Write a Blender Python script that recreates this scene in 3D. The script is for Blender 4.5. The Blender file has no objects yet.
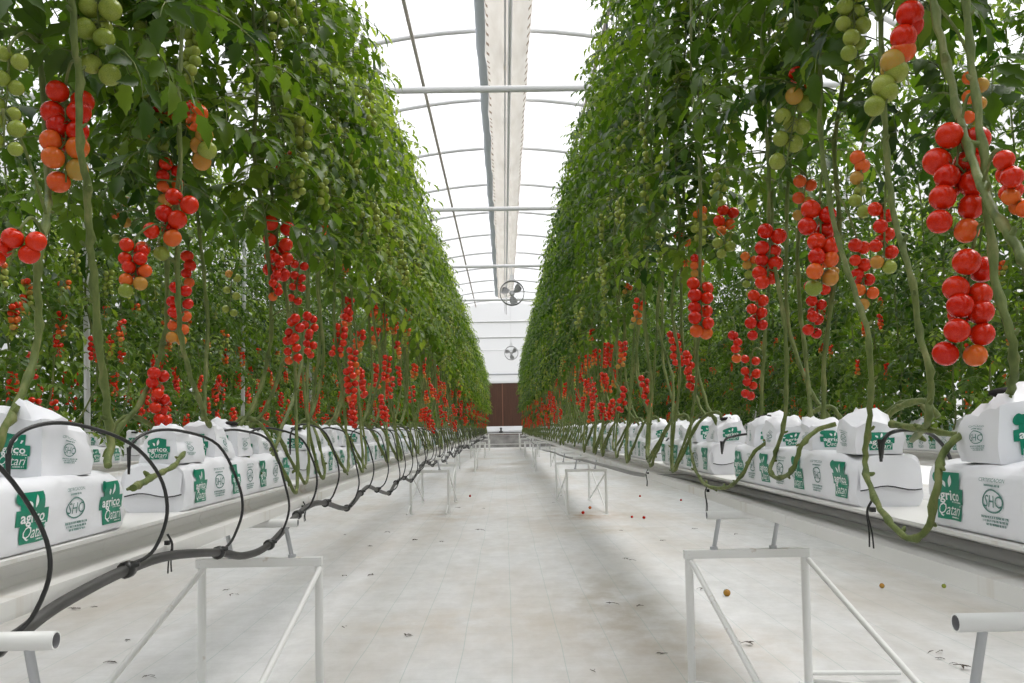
import bpy, math, random
from math import pi, sin, cos, radians
from mathutils import Vector, Matrix, noise

sc = bpy.context.scene
COL = sc.collection
RND = random.Random(7)

# ------------------------------------------------------------------ camera
FPX, W, H = 880.0, 1024, 683
EYE = Vector((0, 0, 1.05))
YAW, PITCH, ROLL = radians(0.46 + 0.07), radians(2.7), radians(-1.0)
SHIFT_PX = 45.0
cd = bpy.data.cameras.new('camera')
cam = bpy.data.objects.new('camera', cd)
COL.objects.link(cam)
CM = (Matrix.Translation(EYE) @ Matrix.Rotation(-YAW, 4, 'Z') @
      Matrix.Rotation(pi / 2 + PITCH, 4, 'X') @ Matrix.Rotation(ROLL, 4, 'Z'))
cam.matrix_world = CM
cd.sensor_width = 36.0
cd.lens = FPX / W * 36.0
cd.shift_y = SHIFT_PX / W
cd.clip_start = 0.05
cd.clip_end = 200
cd.dof.use_dof = False
sc.camera = cam


def at(x, y, D=None, X=None):
    """photo pixel -> world point at depth Y=D (or on the plane X)"""
    d = Vector(((x - W / 2) / FPX, -(y - H / 2 - SHIFT_PX) / FPX, -1.0))
    d = CM.to_3x3() @ d
    k = (D / d.y) if D is not None else (X / d.x)
    return EYE + d * k


# ------------------------------------------------------------------ mesh builder
class MB:
    def __init__(s):
        s.v, s.f, s.m, s.s, s.a = [], [], [], [], []

    def add(s, vs, fs, m=0, smooth=True, val=0.0):
        n = len(s.v)
        s.v.extend(vs)
        for f in fs:
            s.f.append(tuple(i + n for i in f))
        s.m.extend([m] * len(fs))
        s.s.extend([smooth] * len(fs))
        s.a.extend([val] * len(fs))

    def merge(s, o, M=None, mat_map=None):
        n = len(s.v)
        if M is None:
            s.v.extend(o.v)
        else:
            s.v.extend([tuple(M @ Vector(p)) for p in o.v])
        s.f.extend([tuple(i + n for i in f) for f in o.f])
        s.m.extend(o.m if mat_map is None else [mat_map[i] for i in o.m])
        s.s.extend(o.s)
        s.a.extend(o.a)

    def box(s, x0, x1, y0, y1, z0, z1, m=0):
        v = [(x0, y0, z0), (x1, y0, z0), (x1, y1, z0), (x0, y1, z0), (x0, y0, z1), (x1, y0, z1), (x1, y1, z1), (x0, y1, z1)]
        s.add(v, [(0, 3, 2, 1), (4, 5, 6, 7), (0, 1, 5, 4), (1, 2, 6, 5), (2, 3, 7, 6), (3, 0, 4, 7)], m, False)

    def tube(s, pts, r, n=8, m=0, cap=True, val=0.0):
        pts = [Vector(p) for p in pts]
        k = len(pts)
        rs = r if isinstance(r, (list, tuple)) else [r] * k
        T = []
        for i in range(k):
            a = pts[max(0, i - 1)]
            b = pts[min(k - 1, i + 1)]
            t = b - a
            T.append(t.normalized() if t.length > 1e-9 else Vector((0, 0, 1)))
        up = Vector((0, 0, 1)) if abs(T[0].z) < 0.9 else Vector((1, 0, 0))
        N = T[0].cross(up).normalized()
        vs, fs = [], []
        for i in range(k):
            N = (N - T[i] * N.dot(T[i]))
            N = N.normalized() if N.length > 1e-6 else T[i].orthogonal().normalized()
            B = T[i].cross(N)
            for j in range(n):
                a = 2 * pi * j / n
                vs.append(tuple(pts[i] + (N * cos(a) + B * sin(a)) * rs[i]))
        for i in range(k - 1):
            for j in range(n):
                a, b = i * n + j, i * n + (j + 1) % n
                fs.append((a, b, b + n, a + n))
        s.add(vs, fs, m, True, val)
        if cap:
            s.add(vs[:n], [tuple(range(n))[::-1]], m, False, val)
            s.add(vs[-n:], [tuple(range(n))], m, False, val)

    def pipe(s, a, b, ro, ri, n=16, m=0, mi=0):
        """open-ended hollow pipe"""
        a, b = Vector(a), Vector(b)
        t = (b - a).normalized()
        N = t.orthogonal().normalized()
        B = t.cross(N)
        vs, fs = [], []
        for (p, r) in ((a, ro), (b, ro), (b, ri), (a, ri)):
            for j in range(n):
                w = 2 * pi * j / n
                vs.append(tuple(p + (N * cos(w) + B * sin(w)) * r))
        s.add(vs, [], m)
        n0 = len(s.v) - len(vs)
        for q in range(4):
            for j in range(n):
                i0, i1 = q * n + j, q * n + (j + 1) % n
                k0, k1 = ((q + 1) % 4) * n + j, ((q + 1) % 4) * n + (j + 1) % n
                fs.append((i0 + n0, i1 + n0, k1 + n0, k0 + n0))
                s.m.append(mi if q == 2 else m)
                s.s.append(q in (0, 2))
                s.a.append(0)
        s.f.extend(fs)

    def sphere(s, c, r, nu=14, nv=9, m=0, sq=(1, 1, 1), rot=None, dimple=0.0, val=0.0):
        c = Vector(c)
        vs, fs = [], []
        for i in range(nv + 1):
            th = pi * i / nv
            for j in range(nu):
                ph = 2 * pi * j / nu
                rr = r * (1 - dimple * math.exp(-(th / 0.45) ** 2))
                p = Vector((rr * sin(th) * cos(ph) * sq[0], rr * sin(th) * sin(ph) * sq[1], rr * cos(th) * sq[2]))
                if rot is not None:
                    p = rot @ p
                vs.append(tuple(c + p))
        for i in range(nv):
            for j in range(nu):
                a, b = i * nu + j, i * nu + (j + 1) % nu
                fs.append((a, a + nu, b + nu, b))
        s.add(vs, fs, m, True, val)

    def prism(s, prof, y0, y1, m=0, smooth=False):
        n = len(prof)
        vs = [(x, y0, z) for x, z in prof] + [(x, y1, z) for x, z in prof]
        fs = [(i, (i + 1) % n, n + (i + 1) % n, n + i) for i in range(n)]
        s.add(vs, fs, m, smooth)
        s.add(vs[:n], [tuple(range(n))[::-1]], m, False)
        s.add(vs[n:], [tuple(range(n))], m, False)

    def mesh(s, name, mats):
        me = bpy.data.meshes.new(name)
        me.from_pydata([tuple(p) for p in s.v], [], s.f)
        for mt in mats:
            me.materials.append(mt)
        me.polygons.foreach_set('material_index', s.m)
        me.polygons.foreach_set('use_smooth', s.s)
        if any(s.a):
            at_ = me.attributes.new('tint', 'FLOAT', 'FACE')
            at_.data.foreach_set('value', s.a)
        me.update()
        return me


def ob(name, me, parent=None, loc=None, rot=None, scale=None):
    o = bpy.data.objects.new(name, me)
    COL.objects.link(o)
    if parent is not None:
        o.parent = parent
    if loc is not None:
        o.location = loc
    if rot is not None:
        o.rotation_euler = rot
    if scale is not None:
        o.scale = scale if hasattr(scale, '__len__') else (scale,) * 3
    return o


def tag(o, label=None, cat=None, group=None, kind=None):
    if label:
        o['label'] = label
    if cat:
        o['category'] = cat
    if group:
        o['group'] = group
    if kind:
        o['kind'] = kind
    return o


def empty(name, loc, label, cat, group=None, rot=0.0):
    e = bpy.data.objects.new(name, None)
    COL.objects.link(e)
    e.location = loc
    e.rotation_euler = (0, 0, rot)
    e.empty_display_size = 0.1
    return tag(e, label, cat, group)


def catmull(pts, sub=6):
    P = [Vector(p) for p in pts]
    P = [P[0] * 2 - P[1]] + P + [P[-1] * 2 - P[-2]]
    out = []
    for i in range(1, len(P) - 2):
        p0, p1, p2, p3 = P[i - 1:i + 3]
        for k in range(sub):
            t = k / sub
            out.append(0.5 * ((2 * p1) + (p2 - p0) * t + (2 * p0 - 5 * p1 + 4 * p2 - p3) * t * t + (3 * p1 - p0 - 3 * p2 + p3) * t ** 3))
    out.append(P[-2].copy())
    return out


ORD = ['nearest', 'second', 'third', 'fourth', 'fifth', 'sixth', 'seventh', 'eighth', 'ninth', 'tenth', 'eleventh', 'twelfth',
       'thirteenth', 'fourteenth', 'fifteenth', 'sixteenth', 'seventeenth', 'eighteenth', 'nineteenth', 'twentieth',
       'twenty-first', 'twenty-second', 'twenty-third', 'twenty-fourth', 'twenty-fifth', 'twenty-sixth', 'twenty-seventh', 'twenty-eighth']


# ------------------------------------------------------------------ materials
def mat(name, base=(0.8, 0.8, 0.8), rough=0.5, metal=0.0, spec=0.5):
    m = bpy.data.materials.new(name)
    m.use_nodes = True
    b = m.node_tree.nodes['Principled BSDF']
    b.inputs['Base Color'].default_value = (*base, 1)
    b.inputs['Roughness'].default_value = rough
    b.inputs['Metallic'].default_value = metal
    b.inputs['Specular IOR Level'].default_value = spec
    return m


class NT:
    def __init__(s, m):
        s.t = m.node_tree
        s.b = s.t.nodes.get('Principled BSDF')
        s.out = s.t.nodes.get('Material Output')

    def n(s, typ, **kw):
        nd = s.t.nodes.new(typ)
        for k, v in kw.items():
            if k.startswith('i_'):
                nd.inputs[k[2:].replace('_', ' ')].default_value = v
            else:
                setattr(nd, k, v)
        return nd

    def l(s, a, b):
        s.t.links.new(a, b)

    def coord(s, which='Object'):
        return s.n('ShaderNodeTexCoord').outputs[which]

    def mapped(s, scale, which='Object'):
        mp = s.n('ShaderNodeMapping')
        mp.inputs['Scale'].default_value = scale
        s.l(s.coord(which), mp.inputs['Vector'])
        return mp.outputs['Vector']

    def noise(s, scale, detail=3, vec=None, rough=0.5):
        nd = s.n('ShaderNodeTexNoise')
        nd.inputs['Scale'].default_value = scale
        nd.inputs['Detail'].default_value = detail
        nd.inputs['Roughness'].default_value = rough
        if vec is not None:
            s.l(vec, nd.inputs['Vector'])
        return nd.outputs['Fac']

    def ramp(s, fac, stops):
        r = s.n('ShaderNodeValToRGB')
        el = r.color_ramp.elements
        while len(el) < len(stops):
            el.new(0.5)
        for e, (p, c) in zip(el, stops):
            e.position = p
            e.color = (*c, 1) if len(c) == 3 else c
        s.l(fac, r.inputs['Fac'])
        return r.outputs['Color']

    def mix(s, fac, a, b, mode='MIX'):
        m = s.n('ShaderNodeMix', data_type='RGBA', blend_type=mode)
        if hasattr(fac, 'links') or hasattr(fac, 'is_linked'):
            s.l(fac, m.inputs[0])
        else:
            m.inputs[0].default_value = fac
        for sock, v in ((m.inputs[6], a), (m.inputs[7], b)):
            if hasattr(v, 'is_linked'):
                s.l(v, sock)
            else:
                sock.default_value = (*v, 1)
        return m.outputs[2]

    def math(s, op, a, b=None):
        m = s.n('ShaderNodeMath', operation=op)
        for sock, v in ((m.inputs[0], a), (m.inputs[1], b)):
            if v is None:
                continue
            if hasattr(v, 'is_linked'):
                s.l(v, sock)
            else:
                sock.default_value = v
        return m.outputs[0]

    def bump(s, h, strength=0.2, dist=0.01):
        b = s.n('ShaderNodeBump')
        b.inputs['Strength'].default_value = strength
        b.inputs['Distance'].default_value = dist
        s.l(h, b.inputs['Height'])
        s.l(b.outputs['Normal'], s.b.inputs['Normal'])


def leaf_mat(name, dark, light, tip, transl=0.45):
    m = mat(name, rough=0.36, spec=0.30)
    t = NT(m)
    a = t.n('ShaderNodeAttribute', attribute_name='tint')
    oi = t.n('ShaderNodeObjectInfo')
    f = t.math('ADD', a.outputs['Fac'], t.math('MULTIPLY', t.math('SUBTRACT', oi.outputs['Random'], 0.5), 0.25))
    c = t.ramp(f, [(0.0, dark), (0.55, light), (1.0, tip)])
    t.l(c, t.b.inputs['Base Color'])
    tr = t.n('ShaderNodeBsdfTranslucent')
    hs = t.n('ShaderNodeHueSaturation')
    hs.inputs['Value'].default_value = 1.9
    hs.inputs['Saturation'].default_value = 1.1
    t.l(c, hs.inputs['Color'])
    t.l(hs.outputs['Color'], tr.inputs['Color'])
    mx = t.n('ShaderNodeMixShader')
    mx.inputs[0].default_value = transl
    t.l(t.b.outputs[0], mx.inputs[1])
    t.l(tr.outputs[0], mx.inputs[2])
    t.l(mx.outputs[0], t.out.inputs['Surface'])
    return m


M = {}
M['leaf'] = leaf_mat('tomato_leaf', (0.015, 0.042, 0.005), (0.080, 0.138, 0.016), (0.27, 0.345, 0.055))
m = M['stem'] = mat('tomato_stem', rough=0.55, spec=0.3)
t = NT(m)
t.l(t.ramp(t.noise(26, 5, t.mapped((1, 1, 0.35)), 0.65), [(0.3, (0.060, 0.088, 0.020)), (0.52, (0.125, 0.16, 0.042)), (0.72, (0.23, 0.225, 0.09))]), t.b.inputs['Base Color'])
t.bump(t.noise(120, 3, t.mapped((1, 1, 0.25))), 0.5, 0.003)
m = M['woody'] = mat('cut_leaf_scar', (0.28, 0.2, 0.10), 0.8)


def fruit_mat(name, a, b):
    m = mat(name, rough=0.14, spec=0.32)
    t = NT(m)
    oi = t.n('ShaderNodeObjectInfo')
    f = t.math('ADD', t.noise(14, 2, t.coord()), t.math('MULTIPLY', t.math('SUBTRACT', oi.outputs['Random'], 0.5), 0.3))
    t.l(t.ramp(f, [(0.32, a), (0.72, b)]), t.b.inputs['Base Color'])
    t.b.inputs['Subsurface Weight'].default_value = 0.0
    return m


FR = {'R': fruit_mat('ripe_red', (0.52, 0.008, 0.002), (0.66, 0.036, 0.005)),
      'O': fruit_mat('ripe_orange', (0.68, 0.075, 0.012), (0.62, 0.15, 0.020)),
      'Y': fruit_mat('turning_yellow', (0.50, 0.20, 0.030), (0.38, 0.27, 0.050)),
      'G': fruit_mat('unripe_green', (0.19, 0.25, 0.030), (0.32, 0.36, 0.065))}
FKEYS = 'ROYG'

m = M['bag'] = mat('white_plastic_film', (0.81, 0.81, 0.85), 0.42, spec=0.4)
t = NT(m)
t.bump(t.noise(22, 4, t.mapped((1, 0.6, 1.6))), 0.25, 0.006)
m = M['print'] = mat('green_print', (0.0, 0.215, 0.125), 0.4)
m = M['white_print'] = mat('white_print', (0.82, 0.84, 0.84), 0.45)
m = M['ink'] = mat('dark_green_ink', (0.06, 0.19, 0.16), 0.45)
m = M['seam'] = mat('seam_dark', (0.05, 0.05, 0.05), 0.6)
m = M['coir'] = mat('dark_coir', (0.012, 0.010, 0.009), 0.9)
m = M['gutter'] = mat('gutter_white', (0.74, 0.73, 0.71), 0.42)
t = NT(m)
st = t.noise(1.0, 4, t.mapped((0.6, 9.0, 0.5)))
st2 = t.noise(1.0, 3, t.mapped((3, 0.7, 3)))
f = t.math('MULTIPLY', t.ramp(st, [(0.60, (0, 0, 0)), (0.72, (1, 1, 1))]), st2)
t.l(t.mix(f, (0.74, 0.73, 0.71), (0.50, 0.40, 0.30)), t.b.inputs['Base Color'])
m = M['metal'] = mat('white_painted_steel', (0.74, 0.74, 0.73), 0.4)
t = NT(m)
f = t.ramp(t.noise(16, 5, t.coord()), [(0.66, (0, 0, 0)), (0.76, (1, 1, 1))])
t.l(t.mix(f, (0.76, 0.76, 0.75), (0.45, 0.36, 0.28)), t.b.inputs['Base Color'])
m = M['galv'] = mat('galvanised_steel', (0.46, 0.47, 0.49), 0.4, 0.6)
m = M['innerpipe'] = mat('shaded_pipe_bore', (0.20, 0.20, 0.21), 0.6, 0.3)  # darker inner wall: the shade inside the open pipe put into its colour
m = M['roofpipe'] = mat('white_roof_pipe', (0.66, 0.66, 0.67), 0.4)
m = M['purlin'] = mat('weathered_purlin', (0.42, 0.38, 0.34), 0.6)
m = M['hose'] = mat('black_hose', (0.016, 0.016, 0.016), 0.35)
m = M['hosegrey'] = mat('dusty_grey_hose', (0.085, 0.083, 0.08), 0.5)
t = NT(m)
t.l(t.ramp(t.noise(5, 4, t.coord()), [(0.3, (0.022, 0.022, 0.021)), (0.7, (0.075, 0.072, 0.07))]), t.b.inputs['Base Color'])
m = M['pipegrey'] = mat('weathered_grey_pipe', (0.26, 0.255, 0.25), 0.55)
m = M['fanmetal'] = mat('fan_steel', (0.50, 0.50, 0.50), 0.35, 0.5)
m = M['fandark'] = mat('fan_dark', (0.20, 0.20, 0.20), 0.5, 0.3)
m = M['blade'] = mat('fan_blade', (0.36, 0.36, 0.36), 0.4, 0.3)
m = M['door'] = mat('door_brown', (0.095, 0.032, 0.018), 0.5)
t = NT(m)
t.l(t.ramp(t.noise(2.0, 4, t.mapped((8, 1, 0.4))), [(0.3, (0.060, 0.022, 0.011)), (0.7, (0.095, 0.037, 0.019))]), t.b.inputs['Base Color'])
m = M['doorframe'] = mat('door_trim', (0.22, 0.10, 0.06), 0.5)
m = M['concrete'] = mat('concrete', (0.33, 0.32, 0.31), 0.85)
t = NT(m)
t.l(t.ramp(t.noise(3, 5, t.coord()), [(0.3, (0.22, 0.215, 0.205)), (0.7, (0.40, 0.39, 0.375))]), t.b.inputs['Base Color'])
m = M['dryleaf'] = mat('dry_leaf', (0.06, 0.045, 0.03), 0.9)
m = M['twine'] = mat('twine', (0.55, 0.55, 0.52), 0.8)
m = M['hook'] = mat('dark_hook', (0.03, 0.04, 0.05), 0.5)

# floor: woven white ground cover, marker lines along the aisle, stains of dirt
m = M['floor'] = mat('white_ground_cover', (0.7, 0.69, 0.675), 0.6, spec=0.3)
t = NT(m)
sep = t.n('ShaderNodeSeparateXYZ')
t.l(t.coord(), sep.inputs[0])
wob = t.math('MULTIPLY', t.math('SUBTRACT', t.noise(0.5, 2, t.coord()), 0.5), 0.05)
xx = t.math('ADD', sep.outputs['X'], wob)
fr = t.math('ABSOLUTE', t.math('SUBTRACT', t.math('FRACT', t.math('DIVIDE', t.math('ADD', xx, 0.10), 0.235)), 0.5))
line = t.math('LESS_THAN', fr, 0.008)
yy = t.math('ABSOLUTE', t.math('SUBTRACT', t.math('FRACT', t.math('DIVIDE', t.math('ADD', sep.outputs['Y'], wob), 0.16)), 0.5))
cross = t.math('LESS_THAN', yy, 0.03)
stain = t.ramp(t.noise(0.55, 5, t.mapped((1.6, 0.55, 1)), 0.6), [(0.44, (0, 0, 0)), (0.70, (1, 1, 1))])
fine = t.ramp(t.noise(7, 5, t.mapped((1, 0.6, 1)), 0.7), [(0.35, (0.60, 0.595, 0.595)), (0.65, (0.70, 0.695, 0.70))])
c = t.mix(t.math('MULTIPLY', stain, 0.55), fine, (0.44, 0.365, 0.28))
for (sx_, sy_, rx_, ry_, st_, cl_) in ((0.95, 10.4, 0.45, 0.5, .9, (0.40, 0.27, 0.16)), (1.0, 9.0, 0.55, 0.35, .6, (0.44, 0.36, 0.26)), (0.62, 5.2, 0.34, 1.3, .75, (0.38, 0.33, 0.26)), (-0.75, 10.6, 0.5, 0.8, .6, (0.46, 0.37, 0.28)), (-0.35, 4.8, 0.6, 0.45, .45, (0.50, 0.41, 0.31)), (1.0, 4.2, 0.6, 0.6, .5, (0.46, 0.38, 0.30)), (0.45, 13.0, 0.3, 3.0, .45, (0.44, 0.40, 0.34))):
    dx_ = t.math('POWER', t.math('DIVIDE', t.math('SUBTRACT', sep.outputs['X'], sx_), rx_), 2.0)
    dy_ = t.math('POWER', t.math('DIVIDE', t.math('SUBTRACT', sep.outputs['Y'], sy_), ry_), 2.0)
    g_ = t.math('EXPONENT', t.math('MULTIPLY', t.math('ADD', dx_, dy_), -1.0))
    g_ = t.math('MULTIPLY', g_, t.ramp(t.noise(3.0, 5, t.mapped((1.2, 0.8, 1)), 0.65), [(0.35, (0, 0, 0)), (0.62, (1, 1, 1))]))
    c = t.mix(t.math('MULTIPLY', g_, st_), c, cl_)
c = t.mix(t.math('MULTIPLY', line, 0.42), c, (0.26, 0.38, 0.36))
c = t.mix(t.math('MULTIPLY', cross, 0.10), c, (0.40, 0.38, 0.36))
t.l(c, t.b.inputs['Base Color'])
t.bump(t.math('ADD', t.noise(5, 4, t.mapped((0.7, 2.2, 1))), t.math('MULTIPLY', t.noise(60, 2, t.coord()), 0.25)), 0.35, 0.012)


def film_mat(name, col, diff, tcol=(0.97, 0.97, 0.98)):
    m = bpy.data.materials.new(name)
    m.use_nodes = True
    t = NT(m)
    t.t.nodes.remove(t.b)
    tr = t.n('ShaderNodeBsdfTransparent')
    tr.inputs['Color'].default_value = (*tcol, 1)
    tl = t.n('ShaderNodeBsdfTranslucent')
    tl.inputs['Color'].default_value = (*col, 1)
    df = t.n('ShaderNodeBsdfDiffuse')
    df.inputs['Color'].default_value = (*col, 1)
    m1 = t.n('ShaderNodeMixShader')
    m1.inputs[0].default_value = 0.4
    t.l(tl.outputs[0], m1.inputs[1])
    t.l(df.outputs[0], m1.inputs[2])
    m2 = t.n('ShaderNodeMixShader')
    m2.inputs[0].default_value = diff
    t.l(tr.outputs[0], m2.inputs[1])
    t.l(m1.outputs[0], m2.inputs[2])
    t.l(m2.outputs[0], t.out.inputs['Surface'])
    return m


M['film'] = film_mat('greenhouse_film', (0.9, 0.9, 0.9), 0.42)
M['wallfilm'] = film_mat('wall_film', (0.88, 0.88, 0.88), 0.80)
m = M['curtain'] = bpy.data.materials.new('ridge_curtain')
m.use_nodes = True
t = NT(m)
t.b.inputs['Roughness'].default_value = 0.8
sep = t.n('ShaderNodeSeparateXYZ')
t.l(t.coord(), sep.inputs[0])
tick = t.math('LESS_THAN', t.math('FRACT', t.math('DIVIDE', sep.outputs['Y'], 0.33)), 0.28)
ax = t.math('ABSOLUTE', t.math('ADD', sep.outputs['X'], -0.17))
edge = t.math('MULTIPLY', t.math('GREATER_THAN', ax, 0.33), t.math('LESS_THAN', ax, 0.38))
nn = t.ramp(t.noise(2.2, 4, t.mapped((3, 0.6, 1))), [(0.3, (0.66, 0.62, 0.57)), (0.7, (0.76, 0.73, 0.69))])
cc = t.mix(t.math('MULTIPLY', t.math('MULTIPLY', tick, edge), 0.9), nn, (0.20, 0.13, 0.08))
t.l(cc, t.b.inputs['Base Color'])
tl = t.n('ShaderNodeBsdfTranslucent')
t.l(cc, tl.inputs['Color'])
mx = t.n('ShaderNodeMixShader')
mx.inputs[0].default_value = 0.35
t.l(t.b.outputs[0], mx.inputs[1])
t.l(tl.outputs[0], mx.inputs[2])
t.l(mx.outputs[0], t.out.inputs['Surface'])
m = M['flap'] = mat('grey_blue_flap', (0.50, 0.54, 0.60), 0.6)

# ------------------------------------------------------------------ setting
Y_END = 50.0
Y_BACK = -7.0
X_WALL = 7.0
Z_EAVE = 1.05 + 4.66
Z_APEX = 1.05 + 7.14
_rise = Z_APEX - Z_EAVE
R_ARC = (X_WALL ** 2 + _rise ** 2) / (2 * _rise)


def roof_z(x):
    return Z_APEX - R_ARC + math.sqrt(max(0, R_ARC ** 2 - x * x))


b = MB()
b.add([(-X_WALL - 2, Y_BACK, 0), (X_WALL + 2, Y_BACK, 0), (X_WALL + 2, Y_END + 1, 0), (-X_WALL - 2, Y_END + 1, 0)], [(0, 1, 2, 3)], 0, False)
tag(ob('floor', b.mesh('floor', [M['floor']])), 'white woven ground cover floor with brown dirt stains', None, None, 'structure')

b = MB()
N = 32
vs = []
for i in range(N + 1):
    x = -X_WALL + 2 * X_WALL * i / N
    vs += [(x, Y_BACK, roof_z(x) + 0.04), (x, Y_END, roof_z(x) + 0.04)]
b.add(vs, [(2 * i, 2 * i + 1, 2 * i + 3, 2 * i + 2) for i in range(N)], 0, True)
tag(ob('ceiling', b.mesh('ceiling', [M['film']])), 'arched translucent white plastic film roof', None, None, 'structure')

for nm, x in (('wall_left', -X_WALL), ('wall_right', X_WALL)):
    b = MB()
    b.add([(x, Y_BACK, 0), (x, Y_END, 0), (x, Y_END, Z_EAVE + 0.04), (x, Y_BACK, Z_EAVE + 0.04)], [(0, 1, 2, 3)], 0, False)
    tag(ob(nm, b.mesh(nm, [M['wallfilm']])), 'white plastic film side wall behind the plants', None, None, 'structure')

# end wall with a door opening
DX0, DX1, DZ = -1.62, 1.32, 1.05 + 45 * Y_END / FPX
b = MB()
vs = []
xs = [-X_WALL, DX0, DX1, X_WALL]
b.add([(xs[0], Y_END, 0), (xs[1], Y_END, 0), (xs[1], Y_END, DZ), (xs[0], Y_END, DZ)], [(0, 1, 2, 3)], 0, False)
b.add([(xs[2], Y_END, 0), (xs[3], Y_END, 0), (xs[3], Y_END, DZ), (xs[2], Y_END, DZ)], [(0, 1, 2, 3)], 0, False)
top = [(-X_WALL + 2 * X_WALL * i / N) for i in range(N + 1)]
vs = [(x, Y_END, DZ) for x in top] + [(x, Y_END, roof_z(x) + 0.04) for x in top]
b.add(vs, [(i, i + 1, N + 2 + i, N + 1 + i) for i in range(N)], 0, False)
tag(ob('wall_back', b.mesh('wall_back', [M['wallfilm']])), 'white film end wall above the brown door', None, None, 'structure')

# door: two brown leaves, frame
dr = empty('door_1', ((DX0 + DX1) / 2, Y_END, 0), 'brown double sliding door at the end of the aisle', None)
dr['kind'] = 'structure'
mid = -0.09 - (DX0 + DX1) / 2
hw = (DX1 - DX0) / 2
for (x0, x1) in ((-hw, mid - 0.012), (mid + 0.012, hw)):
    b = MB()
    b.box(x0, x1, -0.05, 0.0, 0.02, DZ)
    k = int((x1 - x0) / 0.19)
    for i in range(k):                      # vertical ribs of the cladding
        x = x0 + (i + 0.5) * (x1 - x0) / k
        b.box(x - 0.012, x + 0.012, -0.058, -0.05, 0.05, DZ - 0.05)
    b.box(x0, x0 + 0.05, -0.065, -0.05, 0.02, DZ)
    b.box(x1 - 0.05, x1, -0.065, -0.05, 0.02, DZ)
    ob('door_leaf', b.mesh('door_leaf', [M['door']]), dr)
b = MB()
b.box(mid - 0.025, mid + 0.025, -0.075, -0.05, 0.02, DZ)
ob('centre_strip', b.mesh('centre_strip', [M['doorframe']]), dr)
b = MB()
b.box(-hw - 0.6, hw + 0.6, -0.13, -0.02, DZ + 0.02, DZ + 0.14)
ob('sliding_track', b.mesh('sliding_track', [M['metal']]), dr)

trim_n = [0]


def trim(me, label):
    trim_n[0] += 1
    return tag(ob('trim_%d' % trim_n[0], me), label, None, None, 'structure')


# hoops every 3.3 m, straight ties every other hoop
HS, H0 = 3.31, 15.4
hoops = [H0 + HS * k for k in range(-4, 11)]
for k, y in enumerate(hoops):
    if y > Y_END:
        continue
    b = MB()
    b.tube([(-X_WALL + 2 * X_WALL * i / 28, y, roof_z(-X_WALL + 2 * X_WALL * i / 28) - 0.035) for i in range(29)], 0.044, 10)
    trim(b.mesh('hoop', [M['roofpipe']]), 'white curved roof hoop pipe')
for k in range(-1, 6):
    y = 11.9 + 2 * HS * k
    if y > Y_END - 1:
        continue
    b = MB()
    b.tube([(-X_WALL, y, Z_EAVE), (X_WALL, y, Z_EAVE)], 0.046, 10)
    trim(b.mesh('tie', [M['roofpipe']]), 'straight white tie pipe across the greenhouse')
for x in (-1.52, 1.85, -4.3, 4.3):
    b = MB()
    b.tube([(x, Y_BACK, roof_z(x) - 0.09), (x, Y_END, roof_z(x) - 0.09)], 0.035, 8)
    trim(b.mesh('purlin', [M['purlin']]), 'long weathered purlin pipe running under the film roof')
b = MB()
b.tube([(0.20, Y_BACK, Z_APEX - 0.62), (0.20, Y_END, Z_APEX - 0.62)], 0.035, 8)
b.tube([(0.12, Y_BACK, Z_APEX - 0.55), (0.12, Y_END, Z_APEX - 0.55)], 0.018, 8)
trim(b.mesh('ridge_pipe', [M['roofpipe']]), 'white pipe running along the roof ridge')
# girts on the end wall
for (yp, r, mt) in ((323, 0.02, 'roofpipe'), (338, 0.02, 'roofpipe'), (350, 0.025, 'roofpipe'), (374, 0.06, 'galv')):
    z = 1.05 + (428 - yp) * Y_END / FPX
    b = MB()
    b.tube([(-X_WALL, Y_END - 0.08, z), (X_WALL, Y_END - 0.08, z)], r, 8)
    trim(b.mesh('girt', [M[mt]]), 'horizontal pipe across the white end wall')
# slim white columns, between the rows
for (x, y, lean, ztop) in ((-3.38, 7.2, -0.04, 5.6), (-3.38, 11.35, 0.04, 5.6), (-3.38, 15.4, 0.0, 5.6), (-3.38, 22.8, 0.0, 5.6), (3.28, 9.6, 0.45, 5.6), (3.28, 12.1, 0.42, 5.6), (3.3, 18.0, 0.2, 5.6)):
    b = MB()
    b.tube([(x, y, 0), (x + lean, y, 3.0), (x + lean * 1.9, y, ztop)], 0.024, 10)
    trim(b.mesh('post', [M['roofpipe']]), 'slim white post standing between the plant rows')

# curtain strip along the ridge (sagging fabric with stitched edges)
b = MB()
ys = [Y_BACK + 0.6 * i for i in range(int((46 - Y_BACK) / 0.6) + 1)]
prof = [(-0.47, -0.20), (-0.44, -0.34), (-0.30, -0.47), (-0.08, -0.52), (0.12, -0.50), (0.25, -0.42), (0.32, -0.30)]
vs, fs = [], []
for i, y in enumerate(ys):
    w = 0.03 * sin(y * 1.9) + 0.02 * sin(y * 4.3)
    for (x, z) in prof:
        vs.append((x + 0.24 + w * 0.5, y, Z_APEX + z + w + 0.03 * noise.noise(Vector((x * 3, y * 1.5, 0)))))
n = len(prof)
for i in range(len(ys) - 1):
    for j in range(n - 1):
        fs.append((i * n + j, i * n + j + 1, (i + 1) * n + j + 1, (i + 1) * n + j))
b.add(vs, fs, 0, True)
cur = tag(ob('ridge_curtain', b.mesh('ridge_curtain', [M['curtain']])), 'long sagging off-white fabric strip hanging along the roof ridge', 'curtain')
b = MB()
vs, fs = [], []
for i, y in enumerate(ys):
    w = 0.03 * sin(y * 1.9) + 0.02 * sin(y * 4.3)
    vs += [(-0.39 + w * 0.3, y, Z_APEX - 0.16), (-0.34 + w * 0.3, y, Z_APEX - 0.25 + w), (-0.22 + w * 0.5, y, Z_APEX - 0.28 + w)]
fs = []
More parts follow.
